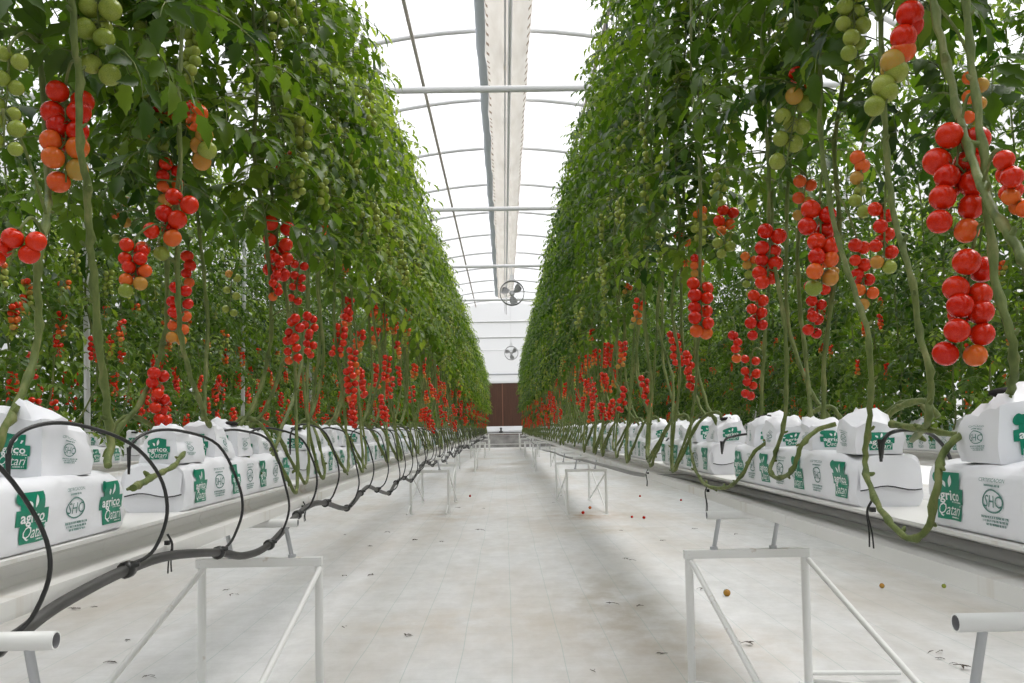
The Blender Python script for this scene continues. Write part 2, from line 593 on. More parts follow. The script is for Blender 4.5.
for i in range(len(ys) - 1):
    fs += [(3 * i, 3 * i + 1, 3 * i + 4, 3 * i + 3), (3 * i + 1, 3 * i + 2, 3 * i + 5, 3 * i + 4)]
b.add(vs, fs, 0, True)
fl = ob('side_flap', b.mesh('side_flap', [M['flap']]), cur)
tag(fl, 'blue-grey side flap')


# circulation fans
def fan(y, xoff, yp, dia, label, ctop):
    z = 1.05 + (428 - yp) * y / FPX
    e = empty('circulation_fan', (xoff, y, z), label, 'fan', 'fans hanging above the aisle')
    r = dia / 2
    b = MB()
    n = 40
    vs, fs = [], []
    for j in range(n):
        a = 2 * pi * j / n
        for (rr, yy) in ((r, -0.11), (r, 0.11), (r * 0.965, 0.11), (r * 0.93, -0.02), (r * 0.95, -0.11)):
            vs.append((rr * cos(a), yy, rr * sin(a)))
    for j in range(n):
        for q in range(5):
            fs.append((j * 5 + q, ((j + 1) % n) * 5 + q, ((j + 1) % n) * 5 + (q + 1) % 5, j * 5 + (q + 1) % 5))
    b.add(vs, fs, 0, True)
    ob('housing', b.mesh('fan_housing', [M['fandark']]), e)
    b = MB()
    for q in range(1, 6):
        rr = r * q / 6
        b.tube([(rr * cos(2 * pi * j / 28), -0.115, rr * sin(2 * pi * j / 28)) for j in range(29)], 0.0035, 5, 0, False)
    for q in range(8):
        a = 2 * pi * q / 8
        b.tube([(0.05 * cos(a), -0.118, 0.05 * sin(a)), (r * cos(a), -0.11, r * sin(a))], 0.0035, 5, 0)
    ob('guard', b.mesh('fan_guard', [M['fanmetal']]), e)
    for q in range(3):
        b = MB()
        a0 = 2 * pi * q / 3 + 0.5
        vs, fs = [], []
        for i in range(7):
            rr = r * (0.14 + 0.76 * i / 6)
            hwid = (0.20 + 0.30 * sin(pi * (0.15 + 0.75 * i / 6)))
            for j in range(4):
                aa = a0 + (j / 3 - 0.5) * 2 * hwid + 0.25 * i / 6
                vs.append((rr * cos(aa), 0.05 - 0.09 * j / 3, rr * sin(aa)))
        for i in range(6):
            for j in range(3):
                fs.append((i * 4 + j, i * 4 + j + 1, i * 4 + j + 5, i * 4 + j + 4))
        b.add(vs, fs, 0, True)
        ob('blade', b.mesh('fan_blade', [M['blade']]), e)
    b = MB()
    b.tube([(0, -0.09, 0), (0, -0.05, 0), (0, 0.10, 0), (0, 0.16, 0)], [0.05, 0.075, 0.075, 0.05], 16)
    ob('motor', b.mesh('fan_motor', [M['fanmetal']]), e)
    b = MB()
    b.box(-0.09, 0.09, -0.05, 0.05, r + 0.0, r + 0.05)
    b.box(-0.06, 0.06, -0.04, 0.04, r + 0.05, r + 0.17)
    b.tube([(0.0, 0, r + 0.1), (0.0, 0, ctop - z)], 0.013, 6)
    b.tube([(-0.05, 0, r), (-0.05, 0, Z_EAVE - z if ctop < Z_EAVE + .1 else r + .3)], 0.01, 6)
    ob('hanger', b.mesh('fan_hanger', [M['roofpipe']]), e)


fan(25.1, 0.28, 292.5, 0.71, 'larger looking grey ring fan hung from a tie pipe above the aisle', Z_EAVE)
fan(45.0, 0.41, 353.0, 0.71, 'far grey ring fan hanging in front of the white end wall', Z_APEX - 0.5)

# transverse bench with white covers before the door, low concrete kerb behind
YB = 46.8
e = empty('cross_bench', (0, YB, 0), 'white metal bench standing across the aisle end before the brown door', 'bench')
b = MB()
b.box(-2.0, 2.0, -0.32, 0.32, 0.74, 0.79)
ob('bench_top', b.mesh('bench_top', [M['metal']]), e)
for x in (-1.55, -0.86, 0.78, 1.5):
    for y in (-0.28, 0.28):
        b = MB()
        b.box(x - 0.03, x + 0.03, y - 0.03, y + 0.03, 0, 0.74)
        ob('leg', b.mesh('bench_leg', [M['metal']]), e)
b = MB()
b.box(-1.9, 1.9, -0.02, 0.02, 0.18, 0.23)
ob('lower_rail', b.mesh('bench_rail', [M['metal']]), e)
e = empty('covered_trough', (0, YB + 0.1, 0.79), 'long white covered trough lying on the cross bench', 'trough')
b = MB()
prof = [(-0.2, 0), (0.22, 0), (0.22, 0.30), (0.16, 0.36), (-0.10, 0.36), (-0.2, 0.12)]
b.prism([(p[0], p[1]) for p in prof], -1.95, 1.95)
rb = MB()
rb.merge(b, Matrix.Rotation(pi / 2, 4, 'Z') @ Matrix.Scale(-1, 4, (1, 0, 0)) if False else Matrix.Rotation(pi / 2, 4, 'Z'))
ob('cover', rb.mesh('trough_cover', [M['bag']]), e)
b = MB()
b.tube([(-1.9, -0.28, 0.02), (1.9, -0.28, 0.02)], 0.025, 8)
ob('drain_pipe', b.mesh('trough_pipe', [M['hosegrey']]), e)
e = empty('control_valve', (-0.19, YB - 0.26, 0.79), 'small black valve standing on the bench in front of the door', 'valve')
b = MB()
b.tube([(0, 0, 0), (0, 0, 0.24)], 0.045, 10)
b.tube([(-0.1, 0, 0.06), (0.1, 0, 0.06)], 0.05, 10)
ob('valve_body', b.mesh('valve_body', [M['hose']]), e)
b = MB()
b.box(-0.06, 0.06, -0.03, 0.03, 0.24, 0.29)
ob('valve_handle', b.mesh('valve_handle', [M['hose']]), e)
b = MB()
b.box(-4.5, 4.5, 48.1, 48.4, 0, 0.62)
b.box(-4.5, 4.5, 48.05, 48.45, 0.62, 0.68)
trim(b.mesh('kerb', [M['concrete']]), 'low grey concrete kerb behind the cross bench')

# ------------------------------------------------------------------ gutters
G_IN, G_OUT = 0.95, 1.27
GZ = 0.812
gprof = [(0.0, .70), (0.0, .738), (-0.075, .741), (-0.088, .757), (-0.080, .780), (-0.040, .797), (-0.014, .803), (-0.012, .812), (-0.02, .8125),
         (-0.30, .8125), (-0.31, .812), (-0.28, .797), (-0.24, .780), (-0.232, .757), (-0.245, .741), (-0.32, .738), (-0.32, .70)]
Y_ROW = 45.6
ROWX = {'L': -G_IN, 'R': G_IN, 'L2': -3.28, 'R2': 3.28, 'L3': -5.61, 'R3': 5.61}
glab = {'L': 'long white hydroponic gutter along the left side of the aisle', 'R': 'long white hydroponic gutter along the right side of the aisle',
        'L2': 'white gutter of the second plant row, behind the left aisle row', 'R2': 'white gutter of the second plant row, behind the right aisle row',
        'L3': 'white gutter nearest the left film wall', 'R3': 'white gutter nearest the right film wall'}


def gutter_mesh(sgn, y0, y1):
    b = MB()
    n = len(gprof)
    yy = [y0]
    while yy[-1] < y1 - 3.0:
        yy.append(yy[-1] + 3.0)
    yy.append(y1)
    for a, c in zip(yy[:-1], yy[1:]):           # 3 m sections with a hairline joint
        pr = [(x * sgn, z) for x, z in gprof]
        if sgn < 0:
            pr = pr[::-1]
        b.prism(pr, a + 0.002, c - 0.002, 0, False)
    return b.mesh('gutter', [M['gutter']])


for k, x in ROWX.items():
    s = 1 if x < 0 else -1
    y0 = -6.0
    o = ob('gutter', gutter_mesh(s, y0, Y_ROW), None, (x, 0, 0))
    tag(o, glab[k], 'gutter')


# ------------------------------------------------------------------ support trestles
def trestle(side, y, near_y, label, group, xc=0.0):
    """side -1 left / +1 right; legs .716 .. 1.22 from the aisle axis"""
    e = empty('support_trestle', (side * (0.968 + xc), y, 0), label, 'trestle', group)
    zt = 0.545
    b = MB()
    b.box(-0.252, 0.252, -0.018, 0.018, zt - 0.034, zt)
    ob('top_bar', b.mesh('trestle_bar', [M['metal']]), e)
    for x in (-0.232, 0.238):
        b = MB()
        b.tube([(x, 0, 0.0), (x, 0, 0.515)], 0.0165, 10)
        b.box(x - 0.03, x + 0.03, -0.03, 0.03, 0, 0.006)
        ob('leg', b.mesh('trestle_leg', [M['metal']]), e)
    for x in (-0.225, 0.245):
        b = MB()
        dy = near_y - y
        b.tube([(x, -0.02 if dy < 0 else 0.02, 0.50), (x, dy * 0.97, 0.03)], 0.011, 8)
        ob('brace', b.mesh('trestle_brace', [M['metal']]), e)
    for x in (side * -0.118, side * 0.122):
        b = MB()
        b.tube([(x - 0.012 * side, 0, zt), (x + 0.012 * side, 0, 0.668)], 0.009, 8)
        b.tube([(x - 0.012 * side, 0, zt), (x - 0.012 * side, 0, zt + 0.012)], 0.016, 8)
        ob('post', b.mesh('trestle_post', [M['galv']]), e)
    b = MB()
    b.pipe((side * -0.155, 0, 0.6825), (side * 0.35, 0, 0.6825), 0.0172, 0.0140, 16, 0, 1)
    ob('cross_pipe', b.mesh('trestle_pipe', [M['metal'], M['innerpipe']]), e)
    return e


pairs = [(1.61, 3.58), (10.6, 12.75), (21.2, 23.3), (31.2, 33.2), (41.0, 43.0)]
pn = ['first', 'second', 'third', 'fourth', 'fifth']
for side, sn in ((-1, 'left'), (1, 'right')):
    for i, (a, c) in enumerate(pairs):
        if i == 0:
            l1 = 'white trestle whose open pipe end shows lowest under the %s gutter' % sn
            l2 = 'large white steel trestle with slanted braces under the %s gutter' % sn
        else:
            l1 = 'nearer white trestle of the %s pair along the %s gutter' % (pn[i], sn)
            l2 = 'farther white trestle of the %s pair along the %s gutter' % (pn[i], sn)
        g = 'trestles under the gutters'
        trestle(side, a + (0.4 if side < 0 and i == 1 else 0), c, l1, g, -0.02 if side < 0 and i == 1 else 0.0)
        e = trestle(side, c, a, l2, g, 0.027 if side < 0 and i == 0 else 0.0)
        if i == 0 and side == 1:
            b = MB()
            b.tube([(0.238, 0.0, 0.045), (0.62, 0.03, 0.03)], 0.010, 8)
            ob('ground_bar', b.mesh('ground_bar', [M['metal']]), e)
    for i, (a, c) in enumerate(pairs[1:4]):
        trestle(side, a, c, 'white trestle under the second row gutter behind the %s aisle row' % sn, 'trestles of the second %s row' % sn, 2.33)
        trestle(side, c, a, 'white trestle under the second row gutter behind the %s aisle row' % sn, 'trestles of the second %s row' % sn, 2.33)


# ------------------------------------------------------------------ lettering
def text2d(txt, size, shear=0.0, sx=1.0, bold=0.0):
    cu = bpy.data.curves.new('t', 'FONT')
    cu.body = txt
    cu.size = size
    cu.shear = shear
    cu.align_x = 'CENTER'
    cu.resolution_u = 2
    cu.offset = bold
    o = bpy.data.objects.new('t', cu)
    COL.objects.link(o)
    dg = bpy.context.evaluated_depsgraph_get()
    me = bpy.data.meshes.new_from_object(o.evaluated_get(dg))
    vs = [(v.co.x * sx, v.co.y) for v in me.vertices]
    fs = [tuple(p.vertices) for p in me.polygons]
    bpy.data.objects.remove(o)
    bpy.data.curves.remove(cu)
    bpy.data.meshes.remove(me)
    return vs, fs


# unit emblem: u in -0.5..0.5, v in 0..1 (width = 1.1 x height)
T_AGR = text2d('agrico', 0.30, 0, 1.12, 0.006)
T_QAT = text2d('Qatari', 0.34, 0.35, 0.86)
T_SHC = text2d('SHC', 0.42, 0.1, 0.85)
T_CERT = text2d('CERTIFICACION', 0.13)


def disc(cx, cy, rx, ry, n=14):
    return [(cx + rx * cos(2 * pi * i / n), cy + ry * sin(2 * pi * i / n)) for i in range(n)], [tuple(range(n))]


def strip_grid(x0, x1, y0, y1, nx=6, ny=3):
    vs = [(x0 + (x1 - x0) * i / nx, y0 + (y1 - y0) * j / ny) for j in range(ny + 1) for i in range(nx + 1)]
    fs = [(j * (nx + 1) + i, j * (nx + 1) + i + 1, (j + 1) * (nx + 1) + i + 1, (j + 1) * (nx + 1) + i) for j in range(ny) for i in range(nx)]
    return vs, fs


def fine_line(cx, cy, w, h, seed):
    """a line of print too small to read"""
    rr = random.Random(seed)
    vs, fs = [], []
    x = -w / 2
    while x < w / 2:
        d = rr.uniform(0.012, 0.035)
        n = len(vs)
        vs += [(cx + x, cy), (cx + x + d, cy), (cx + x + d, cy + h), (cx + x, cy + h)]
        fs.append((n, n + 1, n + 2, n + 3))
        x += d + rr.choice((0.008, 0.010, 0.03))
    return vs, fs


def emblem():
    """list of (verts2d, faces, material key, layer)"""
    L = []
    L.append((*strip_grid(-0.40, 0.36, 0.60, 0.97, 6, 4), 'print', 1))
    L.append((*disc(-0.40, 0.87, 0.13, 0.13), 'print', 1))
    L.append((*strip_grid(-0.53, 0.53, 0.34, 0.64, 8, 3), 'print', 1))
    L.append((*strip_grid(-0.40, 0.47, 0.0, 0.34, 6, 4), 'print', 1))
    for (vs, fs), oy, ox in ((T_AGR, 0.40, 0.0), (T_QAT, 0.10, 0.02)):
        L.append(([(x + ox, y + oy) for x, y in vs], fs, 'white_print', 2))
    L.append((*fine_line(0.27, 0.355, 0.38, 0.028, 5), 'white_print', 2))
    L.append((*fine_line(0.24, 0.045, 0.30, 0.026, 9), 'white_print', 2))
    for (cx, an, ln) in ((0.02, 0.25, 0.27), (-0.08, -0.5, 0.17)):     # the two sprouting leaves
        pts = []
        for i in range(8):
            q = i / 7
            w = 0.055 * sin(pi * q)
            pts.append((w, q * ln))
        for i in range(6, 0, -1):
            q = i / 7
            pts.append((-0.035 * sin(pi * q), q * ln))
        pts = [(cx + x * cos(an) + y * sin(an), 0.66 + y * cos(an) - x * sin(an)) for x, y in pts]
        L.append((pts, [tuple(range(len(pts)))], 'white_print', 2))
    return L


def oval():
    L = []
    n = 28
    for (r0, r1) in ((0.36, 0.325),):
        vs = []
        for i in range(n):
            a = 2 * pi * i / n
            vs += [(r0 * 1.12 * cos(a), 0.52 + r0 * 0.82 * sin(a)), (r1 * 1.1 * cos(a), 0.52 + r1 * 0.79 * sin(a))]
        L.append((vs, [(2 * i, (2 * i + 2) % (2 * n), (2 * i + 3) % (2 * n), 2 * i + 1) for i in range(n)], 'ink', 1))
    for (vs, fs), oy in ((T_SHC, 0.37), (T_CERT, 0.98)):
        L.append(([(x, y + oy) for x, y in vs], fs, 'ink', 1))
    for cy, w, h, sd in ((0.87, 0.6, 0.05, 1), (0.09, 0.95, 0.06, 2), (0.0, 0.9, 0.055, 3), (-0.09, 0.7, 0.055, 4)):
        L.append((*fine_line(0, cy, w, h, sd), 'ink', 1))
    return L


EMB, OVA = emblem(), oval()
BAGM = ['bag', 'print', 'white_print', 'ink', 'seam', 'coir']
BMATS = [M[k] for k in BAGM]


def stamp(b, layers, fn, u0, v0, size, ratio=1.15):
    """fn(u,v,h) -> point lifted h off the bag's surface"""
    for vs, fs, k, lay in layers:
        b.add([tuple(fn(u0 + x * size * ratio, v0 + y * size, 0.0012 * lay + 0.0006)) for x, y in vs], fs, BAGM.index(k), True)


# ------------------------------------------------------------------ grow bags (slabs)
SL, SW, SH = 1.29, 0.20, 0.148


def slab_mesh(seed):
    rr = random.Random(seed)
    off = Vector((rr.random() * 50, rr.random() * 50, 0))

    def dent(p):
        return 0.010 * noise.noise(Vector((p[0] * 9, p[1] * 6, p[2] * 9)) + off) + 0.006 * noise.noise(Vector((p[0] * 22, p[1] * 17, p[2] * 22)) + off)

    # rounded cross-section, counter-clockwise from front bottom
    cs = []
    r1, r2 = 0.020, 0.034
    hw = SW / 2

    def arc(cx, cz, r, a0, a1, n):
        return [(cx + r * cos(a0 + (a1 - a0) * i / n), cz + r * sin(a0 + (a1 - a0) * i / n)) for i in range(n + 1)]
    cs += arc(hw - r1, r1, r1, -pi / 2, 0, 3)
    cs += [(hw + 0.003, z) for z in (0.035, 0.055, 0.075, 0.095)]
    cs += arc(hw - r2, SH - r2, r2, 0, pi / 2, 5)
    cs += [(x, SH + 0.004) for x in (0.04, 0.015, -0.015, -0.04)]
    cs += arc(-hw + r2, SH - r2, r2, pi / 2, pi, 5)
    cs += [(-hw - 0.003, z) for z in (0.095, 0.055, 0.03)]
    cs += arc(-hw + r1, r1, r1, pi, 1.5 * pi, 3)
    n = len(cs)
    st = [-SL / 2, -SL / 2 + 0.006, -SL / 2 + 0.022, -SL / 2 + 0.05] + [-SL / 2 + 0.08 + (SL - 0.16) * i / 40 for i in range(41)] + [SL / 2 - 0.05, SL / 2 - 0.022, SL / 2 - 0.006, SL / 2]

    def shrink(y):
        d = SL / 2 - abs(y)
        return 1.0 - 0.10 * max(0, 1 - d / 0.03) ** 2

    b = MB()
    vs, fs = [], []
    for y in st:
        k = shrink(y)
        for (x, z) in cs:
            kz = 1 - (1 - k) * 0.7
            p = Vector((x * k, y, z * kz))
            d = dent(p) if z > 0.02 else 0.0
            q = Vector((p.x, y, p.z))
            nx = 1 if x > hw - 0.03 else (-1 if x < -hw + 0.03 else 0)
            nz = 1 if z > SH - 0.03 else 0
            q.x += nx * d
            q.z += nz * (d + 0.004 * sin(y * 7 + seed))
            vs.append(tuple(q))
    for i in range(len(st) - 1):
        for j in range(n):
            a, c = i * n + j, i * n + (j + 1) % n
            fs.append((a, c, c + n, a + n))
    b.add(vs, fs, 0, True)
    b.add(vs[:n], [tuple(range(n))], 0, False)
    b.add(vs[-n:], [tuple(range(n))[::-1]], 0, False)
    # folded end flaps with a dark seam
    for s in (-1, 1):
        ye = s * (SL / 2)
        g = MB()
        nn = 9
        fv, ff = [], []
        for i in range(nn + 1):
            x = -0.086 + 0.172 * i / nn
            z0 = SH * 0.97 - 0.035 * (abs(x) / 0.09) ** 4
            for q in range(5):
                z = z0 + (0.055 + 0.006 * sin(x * 40 + seed) - z0) * q / 4
                fv.append((x, ye + s * (0.002 + 0.012 * sin(q / 4 * pi * 0.5) + 0.004 * noise.noise(Vector((x * 20, q, seed)))), z))
        for i in range(nn):
            for q in range(4):
                ff.append((i * 5 + q, i * 5 + q + 1, i * 5 + q + 6, i * 5 + q + 5))
        b.add(fv, ff, 0, True)
        pts = [(fv[i * 5 + 4][0], fv[i * 5 + 4][1] - s * 0.004, fv[i * 5 + 4][2] - 0.002) for i in range(nn + 1)]
        b.tube(pts, [0.0022] * (nn + 1), 5, 4)

    def fn(u, v, h):
        p = Vector((hw + 0.003, u, v))
        r = hw + 0.003 + dent(p)
        if v > SH - r2:
            r -= (v - SH + r2) ** 2 / (2 * r2) * 1.1
        return Vector((r + h, u, v))
    u = -SL / 2 + 0.10
    k = 0
    while u < SL / 2 - 0.06:
        if k % 2 == 0:
            stamp(b, EMB, fn, u, 0.022, 0.106, 1.05)
        else:
            stamp(b, OVA, fn, u, 0.034, 0.082)
        u += 0.183
        k += 1
    return b.mesh('grow_bag', BMATS)


SLABS = [slab_mesh(s) for s in (1, 2, 3)]


# ------------------------------------------------------------------ small white planting bags
def cube_mesh(seed):
    rr = random.Random(seed * 13 + 5)
    off = Vector((seed * 7.7, seed * 3.1, 0))
    wy, wx, h = 0.165 + 0.02 * rr.random(), 0.135, 0.102 + 0.012 * rr.random()
    slant = rr.uniform(-0.018, 0.018)
    slx = rr.uniform(-0.02, 0.012)
    peak = rr.uniform(0.0, 0.014)
    py = rr.uniform(-0.05, 0.05)
    nx, ny, nz = 7, 8, 6

    def shape(a, c, q):
        """a,c in -1..1, q in 0..1"""
        tp = 1.0 - 0.16 * q ** 1.6 - 0.05 * (1 - q) ** 3
        x = a * wx / 2 * tp
        y = c * wy / 2 * (1.0 - 0.13 * q ** 1.5)
        top = h + slant * c + slx * a + peak * math.exp(-((y - py) / 0.04) ** 2)
        # rounded upper rim
        edge = max(abs(a), abs(c))
        top -= 0.018 * edge ** 6
        z = q * top
        d = 0.016 * noise.noise(Vector((x * 15, y * 15, z * 13)) + off) + 0.008 * noise.noise(Vector((x * 37, y * 37, z * 30)) + off)
        k = q ** 0.6
        return Vector((x + d * a * (0.3 + k), y + d * c * (0.3 + k), max(0.0, z + d * 1.5 * q ** 3)))

    b = MB()

    def sheet(f, n1, n2):
        vs = [tuple(f(i / n1, j / n2)) for i in range(n1 + 1) for j in range(n2 + 1)]
        fs = [(i * (n2 + 1) + j, (i + 1) * (n2 + 1) + j, (i + 1) * (n2 + 1) + j + 1, i * (n2 + 1) + j + 1) for i in range(n1) for j in range(n2)]
        b.add(vs, fs, 0, True)
    sheet(lambda i, j: shape(1, -1 + 2 * i, j), ny, nz)
    sheet(lambda i, j: shape(-1, 1 - 2 * i, j), ny, nz)
    sheet(lambda i, j: shape(1 - 2 * i, 1, j), nx, nz)
    sheet(lambda i, j: shape(-1 + 2 * i, -1, j), nx, nz)
    sheet(lambda i, j: shape(-1 + 2 * i, -1 + 2 * j, 1), nx, ny)
    # a corner ear of film / dark coir showing on top
    if seed % 2:
        c = Vector((0.0, rr.uniform(-0.03, 0.05), h + 0.004))
        b.sphere(c, 0.030, 9, 5, 5, (1.2, 1.3, 0.30))
    s = -1 if rr.random() < 0.5 else 1
    ev = [shape(0.6, s * 0.95, 0.96), shape(-0.5, s * 0.98, 0.98), shape(0.1, s * 0.8, 1.0) + Vector((0, s * 0.01, 0.016)), shape(0.1, s * 0.6, 1.0)]
    b.add([tuple(p) for p in ev], [(0, 1, 2), (0, 2, 3), (1, 3, 2)], 0, True)

    def front(u, v, hgt):
        q = v / h
        p = shape(1, max(-1, min(1, u / (wy / 2 * (1 - 0.1 * q)))), q)
        return Vector((p.x + hgt + 0.001, p.y, p.z))

    def sidef(s):
        def f(u, v, hgt):
            q = v / h
            p = shape(max(-1, min(1, -s * u / (wx / 2 * (1 - 0.12 * q)))), s, q)
            return Vector((p.x, p.y + s * (hgt + 0.001), p.z))
        return f
    stamp(b, OVA, front, 0.0, 0.032, 0.046)
    stamp(b, EMB, sidef(-1), 0.0, 0.016, 0.068, 1.1)
    stamp(b, EMB, sidef(1), 0.0, 0.016, 0.068, 1.1)
    return b.mesh('planting_bag', BMATS)


CUBES = [cube_mesh(s) for s in range(1, 7)]

ROW_PERIOD = 1.72
ROW0 = {'L': 0.98, 'R': 0.735}
BLK = {'L': (0.10, 0.42, 0.70, 1.06), 'R': (0.10, 0.46, 0.84, 1.13)}
sname = {'L': 'left', 'R': 'right'}
slots = {'L': [], 'R': []}
for side in 'LR':
    s = -1 if side == 'L' else 1
    nslab = 0
    for k in range(-1, 26):
        y0 = ROW0[side] + ROW_PERIOD * k
        if y0 + SL > Y_ROW:
            break
        if k >= 0:
            nslab += 1
            if nslab <= 14:
                lab = '%s white grow bag with green logos along the %s gutter' % (ORD[nslab - 1], sname[side])
            elif nslab <= 20:
                lab = 'small looking white grow bag on the far half of the %s gutter' % sname[side]
            else:
                lab = 'tiny looking white grow bag at the far end of the %s gutter, near the bench' % sname[side]
            o = ob('grow_bag', SLABS[(k * 2 + (side == 'R')) % 3], None, (s * (G_IN + 0.12), y0 + SL / 2, GZ), (0, 0, 0 if s < 0 else pi))
            tag(o, lab, 'grow bag', 'grow bags on the %s gutter' % sname[side])
        if k >= 0:
            for q in BLK[side]:
                slots[side].append(y0 + q)
SLAB_TOP = GZ + SH
for side in 'LR':
    s = -1 if side == 'L' else 1
    for i, y in enumerate(slots[side]):
        if side == 'L' and i == 2:
            continue
        D = y
        mi = [0, 3, 1, 5, 2, 4][(i * 5 + (side == 'R')) % 6]
        yy = y + RND.uniform(-0.02, 0.02)
        big = 1.0
        if side == 'L' and i == 3:
            big = 1.0
        o = ob('planting_bag', CUBES[mi], None, (s * (G_IN + 0.115 + RND.uniform(-0.012, 0.015)), yy, SLAB_TOP - 0.001),
               (0, 0, (0 if s < 0 else pi) + RND.uniform(-0.16, 0.16)), (1.15, 1.0, 1.32) if yy < 2.2 else (1, 1, RND.uniform(0.92, 1.12)))
        bg = i // 4
        posn = ['first', 'second', 'third', 'last'][i % 4]
        if bg < 10:
            lab = '%s small white planting bag on the %s grow bag of the %s gutter' % (posn, ORD[bg], sname[side])
        else:
            lab = 'small white planting bag crowded on the distant stretch of the %s gutter' % sname[side]
        tag(o, lab, 'planting bag', 'planting bags along the %s gutter' % sname[side])
# rows behind: grow bags and planting bags that show between the stems
for side in 'LR':
    s = -1 if side == 'L' else 1
    for k in range(0, 23):
        y0 = 4.6 + ROW_PERIOD * k
        o = ob('grow_bag', SLABS[k % 3], None, (s * (3.28 + 0.12), y0 + SL / 2, GZ), (0, 0, 0 if s < 0 else pi))
        tag(o, 'white grow bag on the gutter behind the %s aisle row' % sname[side], 'grow bag', 'grow bags of the second %s row' % sname[side])
        if k < 11:
            for q in BLK[side]:
                o = ob('planting_bag', CUBES[RND.randrange(6)], None, (s * 3.40, y0 + q, SLAB_TOP - 0.001), (0, 0, (0 if s < 0 else pi) + RND.uniform(-.2, .2)))
                tag(o, 'small white planting bag on the gutter behind the %s aisle row' % sname[side], 'planting bag', 'planting bags of the second %s row' % sname[side])

# ------------------------------------------------------------------ tomato leaves
def leaflet(b, base, d, up, L, w, rnd, val, lite=False):
    """one lobed, folded, drooping leaflet starting at base along d"""
    d = d.normalized()
    sd = d.cross(up)
    if sd.length < 1e-4:
        sd = d.orthogonal()
    sd.normalize()
    nrm = sd.cross(d).normalized()
    if lite:
        st = [(0.0, 0.0), (0.45, 1.0), (1.0, 0.0)]
    else:
        st = [(0.0, 0.06), (0.16, 0.80), (0.27, 0.62), (0.42, 1.0), (0.54, 0.66), (0.68, 0.62), (0.80, 0.30), (1.0, 0.02)]
    droop = rnd.uniform(0.2, 0.8)
    fold = rnd.uniform(0.1, 0.55)
    curl = rnd.uniform(-0.3, 0.3)
    vs, fs = [], []
    for (q, ww) in st:
        c = base + d * (L * q) - nrm * (droop * L * q * q * 0.5)
        hw = w * ww * 0.5
        j = 0.06 * w * rnd.uniform(-1, 1)
        vs.append(tuple(c + sd * hw + nrm * (fold * hw + curl * hw * q) + d * (0.10 * L * ww * (0 if q in (0, 1) else 1) + j)))
        vs.append(tuple(c))
        vs.append(tuple(c - sd * hw + nrm * (fold * hw - curl * hw * q) + d * (0.10 * L * ww * (0 if q in (0, 1) else 1) - j)))
    for i in range(len(st) - 1):
        a = i * 3
        fs += [(a, a + 1, a + 4, a + 3), (a + 1, a + 2, a + 5, a + 4)]
    b.add(vs, fs, 0, True, max(0.02, min(1, val + rnd.uniform(-0.08, 0.08))))


def compound_leaf(b, p, az, L, rnd, val, lite=False, size=1.0, elev=0.5):
    """a whole tomato leaf: rachis that arches and droops, leaflet pairs and a terminal leaflet"""
    out = Vector((cos(az), sin(az), 0))
    k = 6 if not lite else 4
    pts = [Vector(p)]
    e = elev
    de = rnd.uniform(1.0, 1.9) / k
    yaw = rnd.uniform(-0.12, 0.12)
    for i in range(k):
        e -= de
        out = (Matrix.Rotation(yaw, 3, 'Z') @ out)
        pts.append(pts[-1] + (out * cos(e) + Vector((0, 0, 1)) * sin(e)) * (L / k))
    if not lite:
        b.tube(pts, [0.0035 - 0.0022 * i / k for i in range(k + 1)], 4, 1, False, 0.3)
    npair = 4 if not lite else 3
    for i in range(npair):
        q = 0.28 + 0.58 * i / (npair - 1)
        f = q * k
        i0 = min(int(f), k - 1)
        c = pts[i0].lerp(pts[i0 + 1], f - i0)
        d = (pts[i0 + 1] - pts[i0]).normalized()
        upv = (Vector((0, 0, 1)) - d * d.z)
        upv = upv.normalized() if upv.length > 0.05 else out.copy()
        s = d.cross(upv)
        for sg in (-1, 1):
            sz = size * rnd.uniform(0.7, 1.15) * (0.75 + 0.5 * sin(pi * (0.2 + 0.7 * q)))
            dd = (s * sg + d * rnd.uniform(0.2, 0.6) - Vector((0, 0, 1)) * rnd.uniform(0.0, 0.55))
            leaflet(b, c + s * sg * 0.008, dd, upv, 0.100 * sz, 0.054 * sz, rnd, val, lite)
    d = (pts[-1] - pts[-2]).normalized()
    upv = Vector((0, 0, 1)) - d * d.z
    upv = upv.normalized() if upv.length > 0.05 else out
    leaflet(b, pts[-1], d - Vector((0, 0, 0.2)), upv, 0.125 * size, 0.078 * size, rnd, val, lite)


def foliage_mb(seed, z0, z1, n, L=(0.26, 0.42), lite=False, size=1.0, low_sparse=0.0, stem_fn=None, light=0.0, spread=0.0):
    rnd = random.Random(seed)
    b = MB()
    az = rnd.uniform(0, 6.28)
    for i in range(n):
        q = (i + rnd.random() * 0.8) / n
        q = q ** (1.0 - low_sparse) if low_sparse else q
        z = z0 + (z1 - z0) * q
        az += 2.4 + rnd.uniform(-0.5, 0.5)
        c = stem_fn(z) if stem_fn else Vector((0, 0, z))
        c = Vector((c[0] + rnd.uniform(-spread, spread), c[1] + rnd.uniform(-spread, spread), z))
        young = max(0.0, (q - 0.72) / 0.28)
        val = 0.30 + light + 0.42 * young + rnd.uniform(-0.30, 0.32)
        ll = rnd.uniform(*L) * (1 - 0.45 * young)
        compound_leaf(b, c, az, ll, rnd, val, lite, size * (1 - 0.35 * young), elev=rnd.uniform(0.25, 0.75))
    return b


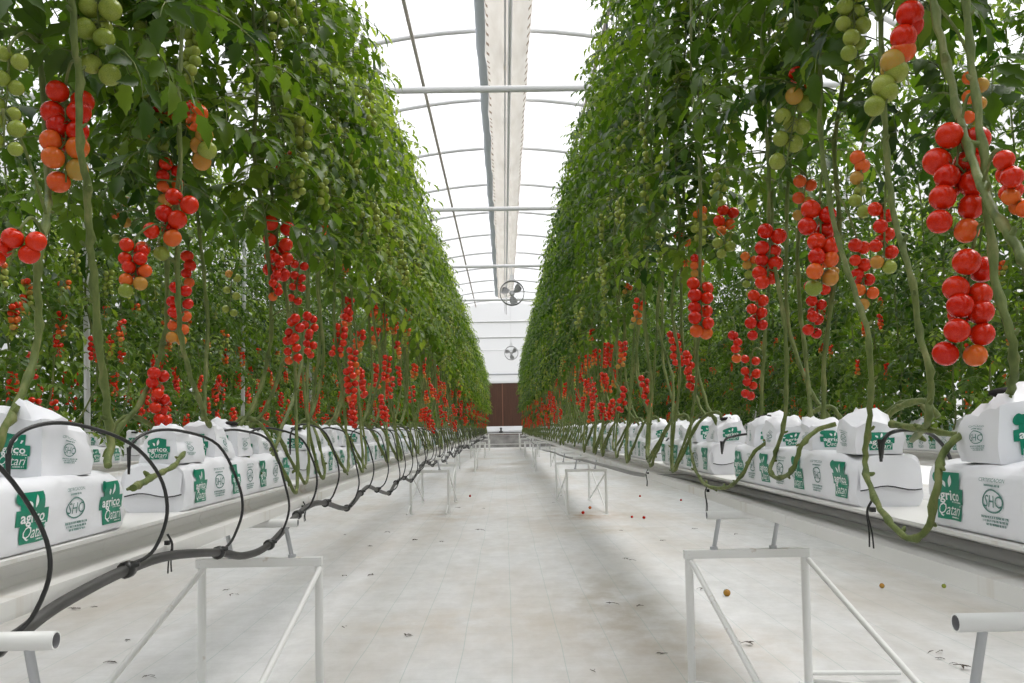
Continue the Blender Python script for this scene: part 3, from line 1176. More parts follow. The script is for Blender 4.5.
# ------------------------------------------------------------------ fruit
def tomato_mb(r, mi, rnd, nu=14, nv=9, calyx=True, axis=None):
    """a tomato with a shallow dimple; green calyx star where it meets the truss (axis points to the stalk)"""
    b = MB()
    ax = axis.normalized() if axis is not None else Vector((0, 0, 1))
    rot = Vector((0, 0, 1)).rotation_difference(ax).to_matrix()
    b.sphere((0, 0, 0), r, nu, nv, mi, (1, 1, rnd.uniform(0.95, 1.01)), rot, 0.06)
    if calyx:
        a0 = rnd.random()
        for k in range(5):
            a = a0 + 2 * pi * k / 5
            o = Vector((cos(a), sin(a), 0))
            s = Vector((-sin(a), cos(a), 0))
            p0 = Vector((0, 0, r * 0.86))
            p1 = o * r * 0.35 + Vector((0, 0, r * 0.97))
            p2 = o * r * 0.72 + Vector((0, 0, r * (0.78 + 0.2 * rnd.random())))
            vs = [p0 + s * 0.0015, p0 - s * 0.0015, p1 - s * r * 0.075, p1 + s * r * 0.075, p2]
            b.add([tuple(rot @ v) for v in vs], [(0, 1, 2, 3), (3, 2, 4)], 4, True)
        b.tube([rot @ Vector((0, 0, r * 0.85)), rot @ Vector((0, 0, r * 1.08))], 0.0022, 5, 4)
    return b


FM = [FR[k] for k in FKEYS] + [M['stem']]


def truss_layout(codes, dia, length, rnd, cols=2, drift=(0, 0), yaw=0.0):
    """fruit hang from a rachis starting at the origin; returns [(pos, r, code)], rachis points"""
    n = len(codes)
    rows = n if cols == 1 else (n + 1) // 2
    step = (length - dia) / max(1, rows - 1) if rows > 1 else dia
    fr = []
    for i, c in enumerate(codes):
        row = i if cols == 1 else i // 2
        sgn = (1 if i % 2 else -1)
        q = row / max(1, rows - 1)
        z = -(dia * 0.5 + step * row) - (0 if cols == 1 else (0.28 * step if sgn > 0 else 0))
        z += rnd.uniform(-0.13, 0.13) * dia
        r = dia * 0.5 * (1.04 - 0.10 * q) * rnd.uniform(0.90, 1.07)
        lat = (0.50 if cols == 2 else 0.18) * dia * sgn * rnd.uniform(0.60, 1.30)
        dep = rnd.uniform(-0.35, 0.35) * dia
        x = lat * cos(yaw) - dep * sin(yaw) + drift[0] * q
        y = lat * sin(yaw) + dep * cos(yaw) + drift[1] * q
        fr.append((Vector((x, y, z)), r, c))
    if n > 6:                                          # one fruit behind, filling the middle
        fr.append((Vector((drift[0] * .5 + 0.2 * dia * -sin(yaw), drift[1] * .5 + 0.45 * dia * cos(yaw), -length * 0.55)), dia * 0.45, codes[n // 2]))
    rach = [Vector((drift[0] * q * 0.95, drift[1] * q * 0.95, -length * q * 0.93)) for q in (0, 0.2, 0.4, 0.6, 0.8, 1.0)]
    return fr, rach


def truss_stalk_mb(fr, rach, mi=0, stalk=None):
    b = MB()
    pts = (stalk or []) + rach
    if stalk:
        pts = catmull(pts, 3)
    k = len(pts)
    b.tube(pts, [0.0042 - 0.0022 * i / (k - 1) for i in range(k)], 6, mi)
    for (p, r, c) in fr:
        q = min(rach, key=lambda a: abs(a.z - (p.z + r * 0.8)))
        d = (q - p)
        d = d.normalized() if d.length > 1e-4 else Vector((0, 0, 1))
        b.tube([q, p + d * r * 0.85], 0.0022, 4, mi, False)
    return b


def fruit_axis(p, r, rach):
    q = min(rach, key=lambda a: abs(a.z - (p.z + r * 0.9)))
    d = q - p + Vector((0, 0, 0.3 * r))
    return d if d.length > 1e-5 else Vector((0, 0, 1))


# shared tomato meshes, unit radius 1 scaled per copy
TOM = {}
for i, k in enumerate(FKEYS):
    TOM[k] = [tomato_mb(1.0, 0, random.Random(90 + 7 * i + q), 20, 13, False).mesh('tomato', [FR[k]]) for q in range(2)]


def calyx_into(b, p, r, ax, rnd, mi=0):
    rot = Vector((0, 0, 1)).rotation_difference(ax.normalized()).to_matrix()
    a0 = rnd.random()
    for k in range(5):
        a = a0 + 2 * pi * k / 5
        o, s = Vector((cos(a), sin(a), 0)), Vector((-sin(a), cos(a), 0))
        p0 = Vector((0, 0, r * 0.90))
        p1 = o * r * 0.38 + Vector((0, 0, r * 1.0))
        p2 = o * r * 0.8 + Vector((0, 0, r * (0.80 + 0.25 * rnd.random())))
        vs = [p0 + s * 0.0015, p0 - s * 0.0015, p1 - s * r * 0.08, p1 + s * r * 0.08, p2]
        b.add([tuple(p + rot @ v) for v in vs], [(0, 1, 2, 3), (3, 2, 4)], mi, True)


# far/mid truss: one mesh per kind
def truss_mesh(codes, seed, dia=0.054, length=0.25, cols=2, nu=12, nv=8):
    rnd = random.Random(seed)
    fr, rach = truss_layout(codes, dia, length, rnd, cols, (rnd.uniform(-.03, .03), rnd.uniform(-.03, .03)), rnd.uniform(0, pi))
    b = truss_stalk_mb(fr, rach, 4)
    for p, r, c in fr:
        ax = fruit_axis(p, r, rach)
        t_ = MB()
        t_.sphere((0, 0, 0), r, nu, nv, FKEYS.index(c), (1, 1, 0.95))
        b.merge(t_, Matrix.Translation(p))
        calyx_into(b, p, r, ax, rnd, 4)
    return b.mesh('fruit_truss', FM)


TK = {'red': ['RRRRRRRRRR', 'RRRRRRRRRO', 'RRRRRRRR', 'RRRRRRRROO'], 'mix': ['RRRRROOOYY', 'RRRROOOYG', 'RRROOOYYG'],
      'turn': ['ROOYYGGGGG', 'OOYGGGGGG'], 'green': ['GGGGGGGGGG', 'GGGGGGGG', 'GGGGGG']}
TDIM = {'red': (0.041, 0.195), 'mix': (0.041, 0.20), 'turn': (0.043, 0.20), 'green': (0.039, 0.19)}
TMESH = {k: [truss_mesh(c, 31 * i + len(k), *TDIM[k]) for i, c in enumerate(v)] for k, v in TK.items()}


def detailed_truss(parent, loc, codes, dia, length, rnd, cols=2, drift=(0, 0), yaw=0.0, stalk=None):
    """fruit_truss part with every tomato a sub-part"""
    fr, rach = truss_layout(codes, dia, length, rnd, cols, drift, yaw)
    b = truss_stalk_mb(fr, rach, 0, stalk)
    for p, r, c in fr:
        calyx_into(b, p, r, fruit_axis(p, r, rach), rnd)
    tr = ob('fruit_truss', b.mesh('fruit_truss', [M['stem']]), parent, loc)
    for p, r, c in fr:
        q = Vector((0, 0, 1)).rotation_difference(fruit_axis(p, r, rach).normalized())
        o = ob('tomato', TOM[c][rnd.randrange(2)], tr, p, q.to_euler(), r)
    s = set(codes)
    if s == {'G'}:
        tr['label'] = 'hanging truss of unripe green tomatoes'
    elif 'G' in s or 'Y' in s:
        tr['label'] = 'truss ripening from red at the top to green below'
    else:
        tr['label'] = 'hanging truss of ripe red tomatoes'
    return tr


# ------------------------------------------------------------------ plants of the aisle rows
def stem_path(rnd, side, loop, lean):
    """local path, x towards the aisle positive, from the bag top (z=0 at bag top) to the wire"""
    zt = (3.95 if side == 'L' else 4.75) - SLAB_TOP
    dy = rnd.choice((-1, 1)) if side == 'L' else 1
    off = rnd.uniform(-0.02, 0.12)
    if loop:
        r = rnd.uniform(0.8, 1.2)
        sag = rnd.uniform(0.10, 0.20)
        p = [(0, 0, 0.10), (0.03, 0.04 * dy, 0.15), (0.10, 0.12 * dy, 0.10), (0.175, 0.22 * dy * r, -sag * 0.55), (0.19, 0.33 * dy * r, -sag), (0.18, 0.43 * dy * r, -sag * 0.4),
             (0.15, 0.50 * dy * r, 0.14), (0.12, 0.53 * dy * r, 0.38)]
        ye = 0.53 * dy * r
    else:
        a = rnd.uniform(0.08, 0.3) * dy
        p = [(0, 0, 0.02), (0.03, 0.1 * a, 0.10), (0.06 + off * .3, 0.5 * a, 0.20), (0.08 + off * .6, 0.9 * a, 0.36), (0.09 + off, a, 0.55)]
        ye = a
    x, y, z = p[-1]
    wx = rnd.uniform(-0.03, 0.03)
    while z < zt - 0.3:
        z += 0.35
        q = z / zt
        p.append((off * (1 - q) + 0.09 * (1 - q) + lean * q + rnd.uniform(-0.025, 0.025), ye * (1 - 0.3 * q) + rnd.uniform(-0.03, 0.03), z))
    p.append((lean, ye * 0.7, zt))
    return catmull(p, 5)


def stem_mb(path, r0=0.0075, r1=0.0035, rnd=None, scars=True, n=8):
    b = MB()
    k = len(path)
    rs = []
    path = [v.copy() for v in path]
    kr = random.Random(int(r0 * 1e6) + k)
    since = 0.0
    for i in range(k):
        r = r0 + (r1 - r0) * (i / (k - 1)) ** 1.5
        since += (path[i] - path[i - 1]).length if i else 0
        node = since > 0.11
        if node:
            since = 0.0
        if 0 < i < k - 1:                      # kinks at the nodes
            path[i] += Vector((kr.uniform(-1, 1), kr.uniform(-1, 1), 0)) * r * 0.30
        rs.append(r * (1.28 if node else 0.94 + 0.06 * sin(i * 1.7)))
    b.tube(path, rs, n, 0)
    if scars and rnd:
        L = 0.0
        for i in range(1, k - 1):                 # leaf-scar knuckles
            L += (path[i] - path[i - 1]).length
            if L > 0.13:
                L = 0
                d = (path[i + 1] - path[i - 1]).normalized()
                o = d.orthogonal().normalized()
                o = Matrix.Rotation(rnd.uniform(0, 6.28), 3, d) @ o
                b.tube([path[i] + o * rs[i] * 0.3, path[i] + o * rs[i] * 1.5 + d * 0.004, path[i] + o * rs[i] * 2.1 + d * 0.010], [rs[i] * 0.8, rs[i] * 0.62, rs[i] * 0.4], 6, 0)
    return b


def path_at(path, z):
    """highest crossing of height z"""
    for i in range(len(path) - 1, 0, -1):
        a, c = path[i - 1], path[i]
        if a.z <= z <= c.z:
            return a.lerp(c, (z - a.z) / max(1e-6, c.z - a.z))
    return path[-1] if z > path[-1].z else path[0]


STEMS = {}
FOLS = {}
for side in 'LR':
    STEMS[side] = []
    for i in range(8):
        rnd = random.Random(500 + i + (50 if side == 'R' else 0))
        p = stem_path(rnd, side, loop=(i % 2 == 0 if side == 'L' else i % 4 != 3), lean=rnd.uniform(-0.02, 0.10))
        sg = 1 if side == 'L' else -1
        p = [Vector((v.x * sg, v.y, v.z)) for v in p]
        sm_ = stem_mb(p, 0.0092, 0.0045, rnd)
        p2 = stem_path(rnd, side, loop=(i % 2 == 1), lean=rnd.uniform(-0.05, 0.08))     # second head of the plant
        dy2 = rnd.choice((-0.14, -0.08, 0.12, 0.18))
        sm_.merge(stem_mb([Vector((v.x * sg, v.y + dy2 * min(1, max(0, v.z / 0.5)), v.z)) for v in p2], 0.0085, 0.004, rnd))
        STEMS[side].append((p, sm_.mesh('stem', [M['stem']])))
    FOLS[side] = []
    for i in range(8):
        pth = STEMS[side][i][0]
        zt = pth[-1].z
        FOLS[side].append(foliage_mb(900 + i + (50 if side == 'R' else 0), RND.uniform(0.95, 1.15), zt + 0.02, 64 if side == 'L' else 80, (0.24, 0.42), size=0.74, stem_fn=lambda z, P=pth: path_at(P, z), light=0.20 if side == 'L' else 0.0, spread=0.04).mesh('foliage', [M['leaf'], M['stem']]))  # left row tinted lighter: its stronger lighting is put into the leaf colour
FARF = {}
for side in 'LR':
    FARF[side] = []
    for i in range(8):
        pth = STEMS[side][i][0]
        zt = pth[-1].z
        b = foliage_mb(1900 + i + (50 if side == 'R' else 0), 0.95, zt + 0.02, 60, (0.24, 0.42), size=0.76, stem_fn=lambda z, P=pth: path_at(P, z), light=0.20 if side == 'L' else 0.0, spread=0.04)  # same lighter left tint standing in for brighter light on that row
        b.merge(foliage_mb(2000 + i, 0.28, 1.0, 15, (0.16, 0.30), size=0.7, stem_fn=lambda z, P=pth: path_at(P, z) + Vector((-0.12 if side == 'L' else 0.12, 0, 0)), light=0.0, spread=0.08))
        FARF[side].append(b.mesh('foliage', [M['leaf'], M['stem']]))
HOOK = MB()
HOOK.tube([(0, 0, -0.09), (0, 0, 0.09)], 0.011, 8)
HOOK.tube([(0, 0, 0.09), (0, 0, 0.14), (0.015, 0, 0.155), (0.02, 0, 0.13)], 0.003, 5)
HOOK.tube([(0, 0, -0.09), (0, 0, -1.2)], 0.0015, 4)
HOOKM = HOOK.mesh('twine_hook', [M['hook']])


def add_plant(side, y, idx, label, group, near, back=0.0):
    s = -1 if side == 'L' else 1
    rnd = random.Random(idx * 17 + (3 if side == 'L' else 8))
    x = s * (1.065 + back + (0.0 if idx % 2 == 0 else 0.055))
    e = empty('tomato_plant', (x, y, SLAB_TOP), label, 'tomato plant', group)
    v = rnd.randrange(8)
    path, sm = STEMS[side][v]
    ob('stem', sm, e)
    ob('foliage', (FOLS if y < 17 else FARF)[side][v], e)
    tp = path[-1]
    ob('twine_hook', HOOKM, e, (tp.x, tp.y, tp.z + 0.05))
    phase = rnd.uniform(-0.10, 0.10)
    spec = [(0.34, 'red', .55), (0.58, 'red' if rnd.random() < .75 else 'mix', .70), (0.82, rnd.choice(('red', 'mix', 'mix', 'turn')), .60), (1.04, rnd.choice(('mix', 'turn', 'green')), .6),
            (1.24, rnd.choice(('turn', 'green', 'green')), .8), (1.45, 'green', .85), (1.70, 'green', .75), (1.98, 'green', .4)]
    for z, kd, pr in spec:
        if rnd.random() > pr:
            continue
        z += phase + rnd.uniform(-0.04, 0.04)
        p = path_at(path, z)
        a = rnd.uniform(-1.3, 1.3) + (0 if s < 0 else pi)
        off = Vector((cos(a), sin(a), 0)) * (rnd.uniform(0.16, 0.30) if kd == 'green' else rnd.uniform(0.04, 0.13))
        if near:
            codes = rnd.choice(TK[kd])
            st = [p - (p + off) + Vector((0, 0, 0.0)), -off * 0.4 + Vector((0, 0, 0.025))]
            d, l = TDIM[kd]
            detailed_truss(e, p + off, codes, d * rnd.uniform(0.92, 1.05), l, rnd, 2, (rnd.uniform(-.03, .03), rnd.uniform(-.03, .03)), rnd.uniform(0, pi), st)
        else:
            o = ob('fruit_truss', rnd.choice(TMESH[kd]), e, p + off, (rnd.uniform(-.15, .15), rnd.uniform(-.15, .15), rnd.uniform(0, 6.28)), rnd.uniform(0.72, 1.05))
            o['label'] = {'red': 'hanging truss of ripe red tomatoes', 'mix': 'truss turning from red to orange', 'turn': 'truss ripening from orange to green', 'green': 'truss of unripe green tomatoes'}[kd]
    return e


NEAR_D = {'L': 6.6, 'R': 6.6}
HERO_D = {'L': 3.4, 'R': 4.0}
cnt = {'L': 0, 'R': 0}
for side in 'LR':
    row = sname[side]
    base = 'tomato plant'
    n = 0
    for i, y in enumerate(slots[side]):
        if y < 1.9 or (y < HERO_D[side] and i % 2):
            continue
        rear = y < HERO_D[side]
        n += 1
        bi, qi = i // 4, i % 4
        posn = ['first', 'second', 'third', 'last'][qi]
        if bi < 10:
            lab = 'tomato plant in the %s bag on the %s grow bag of the %s gutter' % (posn, ORD[bi], row)
        elif y < 23:
            lab = 'tomato plant of the %s row short of the third pair of trestles' % row
        elif y < 33.5:
            lab = 'tomato plant of the %s row around the fourth pair of trestles' % row
        else:
            lab = 'tomato plant of the %s row at its far end near the brown door' % row
        add_plant(side, y, i, lab, 'tomato plants along the %s gutter' % row, y < NEAR_D[side], 0.20 if rear else 0.0)

# ------------------------------------------------------------------ the nearest plants, each after the photo
HF = [foliage_mb(700 + i, 0.0, 1.95, 60, (0.20, 0.36), size=0.80, spread=0.15).mesh('foliage', [M['leaf'], M['stem']]) for i in range(5)]


def hero(label, stem_px, X, root, trusses, fol=None, r0=0.011, ztop=None, seed=0, toplean=0.0, side_px=None):
    """stem_px: pixels of the stem seen in the photo from top to bottom with their lateral distance X"""
    rnd = random.Random(seed)
    s = 1 if X > 0 else -1
    e = empty('tomato_plant', root, label, 'tomato plant', 'tomato plants along the %s gutter' % ('left' if s < 0 else 'right'))
    R = Vector(root)
    pts = []
    for p in stem_px:
        if len(p) == 3:
            pts.append(at(p[0], p[1], X=p[2]))
        else:
            pts.append(at(p[0], p[1], X=X))
    pts = pts[::-1]
    top = pts[-1]
    zt = ztop or (3.9 if s < 0 else 4.7)
    up = []
    z = top.z
    d = Vector((0, 0, 0))
    while z < zt - 0.2:
        z += 0.3
        q = (z - top.z) / (zt - top.z)
        up.append(Vector((top.x + (s * 1.02 - top.x) * q + rnd.uniform(-.02, .02), top.y + toplean * q + rnd.uniform(-.02, .02), z)))
    full = [R + Vector((0, 0, 0.0))] + pts + up
    path = [v - R for v in catmull(full, 5)]
    ob('stem', stem_mb(path, r0 * 0.82, r0 * 0.45, rnd, True, 10).mesh('stem', [M['stem']]), e)
    if side_px:
        sp = catmull([at(p[0], p[1], X=p[2]) - R for p in side_px], 4)
        o = ob('side_stem', stem_mb(sp, r0 * 0.62, r0 * 0.9, rnd, True, 9).mesh('side_stem', [M['stem']]), e)
        o['label'] = 'pale cut-off side stem'
    if fol is not None:
        for (fi, fx, fy, fz, fr, fs) in fol:
            ob('foliage', HF[fi], e, Vector((fx, fy + 0.20, fz)) - R, (0, 0, fr), fs)
    for (x0, y0, x1, y1, codes, dpx, cols, Xt) in trusses:
        P0 = at(x0, y0, X=Xt)
        P1 = at(x1, y1, D=P0.y)
        L = P0.z - P1.z
        dia = dpx * P0.y / FPX
        # stalk from the nearest stem point slightly above
        tgt = P0 - R
        cand = min(path, key=lambda v: (v - tgt - Vector((0, 0, 0.05))).length)
        st = [cand - tgt, (cand - tgt) * 0.45 + Vector((0, 0, 0.03))] if (cand - tgt).length < 0.5 else [Vector((0, 0.05, 0.06)), Vector((0, 0.02, 0.05))]
        detailed_truss(e, tgt, codes, dia, L, rnd, cols, (P1.x - P0.x, 0.0), 0.15, st)
    return e


ZB = SLAB_TOP + 0.06
# left aisle row
hero('tomato plant at the left edge with pale bent stem and cut-off red truss',
     [(38, 10, -1.22), (43, 90, -1.22), (48, 185, -1.17), (46, 225), (37, 280), (39, 317), (34, 358), (19, 400), (4, 432)], -1.08, at(-10, 470, X=-1.09),
     [(22, 226, 8, 270, 'RRRRR', 22, 2, -1.06), (4, 110, 4, 150, 'GGGG', 17, 2, -1.10), (10, 45, 6, 112, 'GGGGGG', 17, 2, -1.12)],
     [(0, -1.12, 2.0, 2.0, 0.3, 1)], 0.0115, seed=1)
hero('thick-stemmed tomato plant before the nearest left planting bag with large red-orange truss',
     [(70, -60), (72, 0), (74, 50), (79, 70), (80, 140), (86, 180), (89, 230), (93, 272), (100, 350), (106, 400), (110, 440)], -1.02, at(108, 466, X=-1.0),
     [(66, 82, 66, 190, 'RRRRRROOOYO', 23, 2, -1.10), (98, -40, 98, 76, 'GGGGGGGG', 24, 2, -1.02), (121, 190, 122, 242, 'OYOYGG', 11, 2, -1.5)],
     [(1, -1.05, 2.15, 2.05, 1.3, 1), (2, -1.45, 2.9, 1.9, 2.0, 1)], 0.0125, seed=2)
hero('tomato plant rising from the torn grow bag on the left with slim single-column truss',
     [(183, -40), (182, 40), (178, 100), (180, 150), (177, 215), (178, 290), (180, 330), (186, 362), (196, 392), (206, 420), (215, 436)], -1.02, at(212, 466, X=-1.07),
     [(196, 98, 206, 172, 'ROOYYGY', 19, 1, -1.00), (182, 190, 152, 258, 'RRRRROOG', 18, 2, -0.99), (135, 238, 136, 300, 'RRRRROOYG', 15, 2, -1.10), (188, 250, 188, 290, 'RRRO', 12, 1, -1.25), (147, 20, 147, 98, 'GGGGGGGGG', 15, 2, -1.2)],
     [(3, -1.03, 2.85, 2.05, 0.9, 1), (0, -1.35, 3.2, 1.85, 4.0, 1)], 0.0105, seed=3, side_px=[(192, 438, -1.05), (184, 452, -1.0), (174, 466, -0.97), (158, 474, -0.95), (144, 482, -0.93), (133, 488, -0.92)])
hero('tomato plant with stem looping on the left grow bag beside red eight-fruit truss',
     [(268, 60), (278, 130), (285, 190), (293, 225), (304, 262), (307, 300), (303, 350), (296, 390), (283, 425), (272, 455), (262, 470), (250, 466)], -0.98, at(247, 450, X=-1.05),
     [(278, 218, 277, 277, 'RRRRRRRR', 14.5, 2, -0.97), (288, 146, 291, 198, 'OORYGGGG', 12.5, 2, -1.0), (255, 20, 258, 70, 'GGGGGG', 11, 2, -1.15), (232, 270, 230, 312, 'YGGGGG', 8, 2, -1.4)],
     [(4, -1.0, 3.9, 1.95, 2.2, 1)], 0.010, seed=4)
# right aisle row
hero('tomato plant at the right photo edge with thickest stem slanting down and out of frame',
     [(915, -90, 1.02), (932, 0, 1.02), (946, 62, 1.02), (960, 118, 1.02), (974, 165, 1.0), (988, 200, 0.98), (1010, 238, 0.98), (1034, 275, 0.98), (1060, 330, 1.0)], 1.02, at(1075, 430, X=1.06),
     [(1004, 152, 1024, 222, 'RRRROOO', 21, 1, 0.98), (975, 72, 972, 126, 'OYOYOG', 14, 2, 1.22)],
     [(1, 1.15, 1.75, 2.5, 0.2, 1)], 0.0125, seed=11)
hero('tomato plant right of frame with long red eight-fruit truss beside the nearest right planting bag',
     [(962, -60, 1.06), (966, 0, 1.06), (974, 80, 1.05), (984, 160, 1.03), (989, 225, 1.03), (998, 290, 1.02), (1011, 335, 1.02), (1014, 372, 1.03), (1008, 400, 1.05)], 1.04, at(1004, 440, X=1.08),
     [(962, 120, 948, 238, 'RRRRRRRRRO', 28, 2, 1.02), (972, 252, 960, 364, 'RRRRRRRRRO', 26, 2, 1.02)],
     [(2, 1.12, 2.0, 2.2, 1.2, 1)], 0.0115, seed=12)
hero('tomato plant with long stem looping deeply in front of the right gutter gap',
     [(813, -60), (816, 0), (820, 70), (820, 130), (828, 190), (838, 240), (854, 290), (868, 335), (871, 390), (868, 430), (865, 462), (872, 492, 0.93), (888, 520, 0.91), (908, 538, 0.91), (926, 530, 0.92), (936, 490, 0.92), (942, 458, 0.95), (954, 440, 0.98)], 0.96, at(968, 432, X=1.03),
     [(803, 66, 786, 168, 'ROYGGGGGG', 18, 2, 1.0), (852, -20, 856, 62, 'GGGGGGGGG', 17, 2, 0.98), (820, 200, 822, 298, 'RRRRRRROOYG', 19, 2, 0.98), (857, 238, 868, 312, 'RRRRRROOY', 13, 2, 1.15), (795, -10, 797, 64, 'GGGGGG', 16, 2, 1.04)],
     [(3, 1.0, 2.75, 2.1, 2.0, 1)], 0.0105, seed=13, side_px=[(966, 433, 1.04), (950, 434, 1.04), (930, 430, 1.03), (908, 427, 1.03), (892, 424, 1.03)])
hero('tomato plant with straight stem left of the big right loop and red-over-green truss',
     [(880, 20), (884, 110), (889, 180), (896, 225), (910, 272), (919, 330), (930, 372), (930, 400), (926, 425)], 1.02, at(912, 440, X=1.18),
     [(910, 2, 884, 116, 'RRROYGGGG', 25, 1, 1.0), (862, 148, 860, 218, 'OOYGGG', 14, 1, 1.0), (885, 202, 884, 270, 'RRRRRRYG', 15, 2, 1.02)],
     [(4, 1.08, 2.4, 2.15, 0.0, 1), (0, 1.45, 2.5, 1.9, 3.0, 1)], 0.0105, seed=14)
hero('tomato plant with hooked stem looping before the second right grow bag and twin red trusses',
     [(762, 40), (766, 120), (769, 180), (770, 240), (784, 318), (787, 370), (784, 425), (776, 452), (770, 470, 0.93), (778, 478, 0.92), (792, 470, 0.92), (802, 445, 0.94), (818, 430, 1.0)], 0.97, at(836, 424, X=1.05),
     [(772, 226, 766, 292, 'RRRRRRRRR', 15, 2, 0.97), (806, 175, 802, 222, 'OOOYYG', 12, 2, 1.1), (758, 290, 756, 342, 'RRRRRRR', 12, 2, 1.0), (728, 205, 724, 238, 'RRROOG', 12, 2, 1.05)],
     [(1, 1.0, 3.3, 2.0, 0.7, 1)], 0.010, seed=15)
hero('tomato plant with wide low loop before the third right grow bag and large red truss',
     [(692, 90), (700, 180), (699, 300), (696, 380), (690, 435), (694, 465, 0.94), (706, 485, 0.92), (728, 487, 0.92), (744, 472, 0.93), (752, 455, 0.96), (768, 442, 1.0)], 0.96, at(792, 434, X=1.05),
     [(701, 276, 702, 338, 'RRRRRRRROO', 14, 2, 0.95), (683, 232, 681, 262, 'ROOO', 9, 2, 1.0), (735, 330, 736, 362, 'RRRO', 10, 1, 0.98), (724, 238, 726, 258, 'GGG', 11, 2, 1.0)],
     [(2, 1.0, 4.4, 1.95, 1.7, 1)], 0.0095, seed=16)

# ------------------------------------------------------------------ rows behind
BST, BFO = [], {'L': [], 'R': []}
for i in range(5):
    rnd = random.Random(1200 + i)
    p = stem_path(rnd, 'R', False, 0.0)
    p = [Vector((v.x - 0.1, v.y, v.z)) for v in p]
    BST.append((p, stem_mb(p, 0.008, 0.0045, rnd, False, 6).mesh('stem', [M['stem']])))
    for sd in 'LR':
        b = foliage_mb(1300 + i, 0.85 if sd == 'L' else 0.5, 3.3, 84, (0.24, 0.42), stem_fn=lambda z, P=p: path_at(P, z), size=0.72, light=0.0, spread=0.10)
        b.merge(foliage_mb(1400 + i, 0.05, 0.85, 16 if sd == 'L' else 30, (0.16, 0.30), stem_fn=lambda z, P=p: path_at(P, z), size=0.6, light=-0.02, spread=0.14))
        BFO[sd].append(b.mesh('foliage', [M['leaf'], M['stem']]))
for side in 'LR':
    s = -1 if side == 'L' else 1
    for k in range(44):
        y = 4.7 + 0.44 * k
        rnd = random.Random(k * 7 + (1 if side == 'L' else 2))
        e = empty('tomato_plant', (s * (3.40 + rnd.uniform(-.05, .05)), y, SLAB_TOP), 'leafy tomato plant of the second row, seen between stems of the %s aisle row' % sname[side], 'tomato plant', 'tomato plants of the second %s row' % sname[side])
        v = rnd.randrange(5)
        path, sm = BST[v]
        ob('stem', sm, e)
        ob('foliage', BFO[side][v], e)
        spec = [(0.34, 'red'), (0.58, 'red'), (0.80, 'red'), (1.02, 'mix'), (1.25, 'turn'), (1.5, 'green')] if side == 'L' else [(0.3, 'mix'), (0.62, 'mix'), (0.9, 'mix'), (1.2, 'turn')]
        for z, kd in spec:
            if rnd.random() > (0.80 if side == 'L' else 0.6):
                continue
            z += rnd.uniform(-0.10, 0.10)
            p = path_at(path, z)
            a = rnd.uniform(-1.1, 1.1) + (0 if s < 0 else pi)
            ob('fruit_truss', rnd.choice(TMESH[kd]), e, p + Vector((cos(a), sin(a), 0)) * rnd.uniform(0.10, 0.24), (0, 0, rnd.uniform(0, 6)), rnd.uniform(0.9, 1.15) * (1 if side == 'L' else 0.75))

# everything beyond them: one mass
big = MB()
lite = [foliage_mb(1500 + i, SLAB_TOP, 4.1, 58, (0.26, 0.44), lite=True, size=1.25, light=0.0, spread=0.10) for i in range(4)]
for L_ in lite:
    L_.tube([(0, 0, SLAB_TOP), (0.03, 0, 2), (0, 0, 3.9)], 0.007, 5, 1)
rnd = random.Random(77)
for s in (-1, 1):
    for x, ya, yb, st in ((3.40, 24.2, 48.0, 0.28), (5.73, 6.0, 48.0, 0.34)):
        y = ya
        while y < yb:
            big.merge(rnd.choice(lite), Matrix.Translation((s * x + rnd.uniform(-.08, .08), y, 0)) @ Matrix.Rotation(rnd.uniform(0, 6.28), 4, 'Z'))
            for q in range(3):
                z = rnd.uniform(1.15, 1.9)
                c = (s * x - s * 0.1 + rnd.uniform(-.1, .1), y + rnd.uniform(-.15, .15), z)
                mi = 2 if (s < 0 or rnd.random() < .3) else 3
                for t_ in range(4):
                    big.sphere((c[0] + rnd.uniform(-.025, .025), c[1] + rnd.uniform(-.025, .025), c[2] - 0.045 * t_), 0.024, 7, 5, mi)
            y += st
tag(ob('tomato_rows', big.mesh('tomato_rows', [M['leaf'], M['stem'], FR['R'], FR['O']])), 'dense mass of leafy tomato plants in the rows farthest from the aisle', 'tomato plants', None, 'stuff')

back = MB()  # rows continued out of view around the camera, added to block light there
full = [foliage_mb(1600 + i, 2.05, 4.1, 46, (0.22, 0.38), size=0.80, spread=0.12) for i in range(3)]
for f_ in full:
    f_.tube(catmull([(0.0, 0.0, SLAB_TOP), (0.03, 0.05, 1.4), (0.0, 0.02, 2.2), (0, 0, 4.1)], 4), 0.008, 8, 1)
for s in (-1, 1):
    y = -5.6
    while y < 1.3:
        back.merge(rnd.choice(full), Matrix.Translation((s * 1.10, y, 0)) @ Matrix.Rotation(rnd.uniform(0, 6.28), 4, 'Z'))
        y += 0.42
    y = -5.6
    while y < 4.4:
        back.merge(rnd.choice(lite), Matrix.Translation((s * 3.45, y, 0)) @ Matrix.Rotation(rnd.uniform(0, 6.28), 4, 'Z'))
        y += 0.45
tag(ob('tomato_rows', back.mesh('tomato_rows', [M['leaf'], M['stem']])), 'unseen leafy tomato rows beside and behind the viewer, added to shade the near aisle', 'tomato plants', None, 'stuff')

# crop wires the plants hang from
for x, z in ((-0.98, 4.02), (-1.12, 4.02), (0.98, 4.82), (1.12, 4.82)):
    b = MB()
    b.tube([(x, -0.5, z + 0.0), (x, Y_END - 0.2, z + 0.0)], 0.004, 5)
    trim(b.mesh('crop_wire', [M['galv']]), 'steel crop wire carrying the plant hooks')

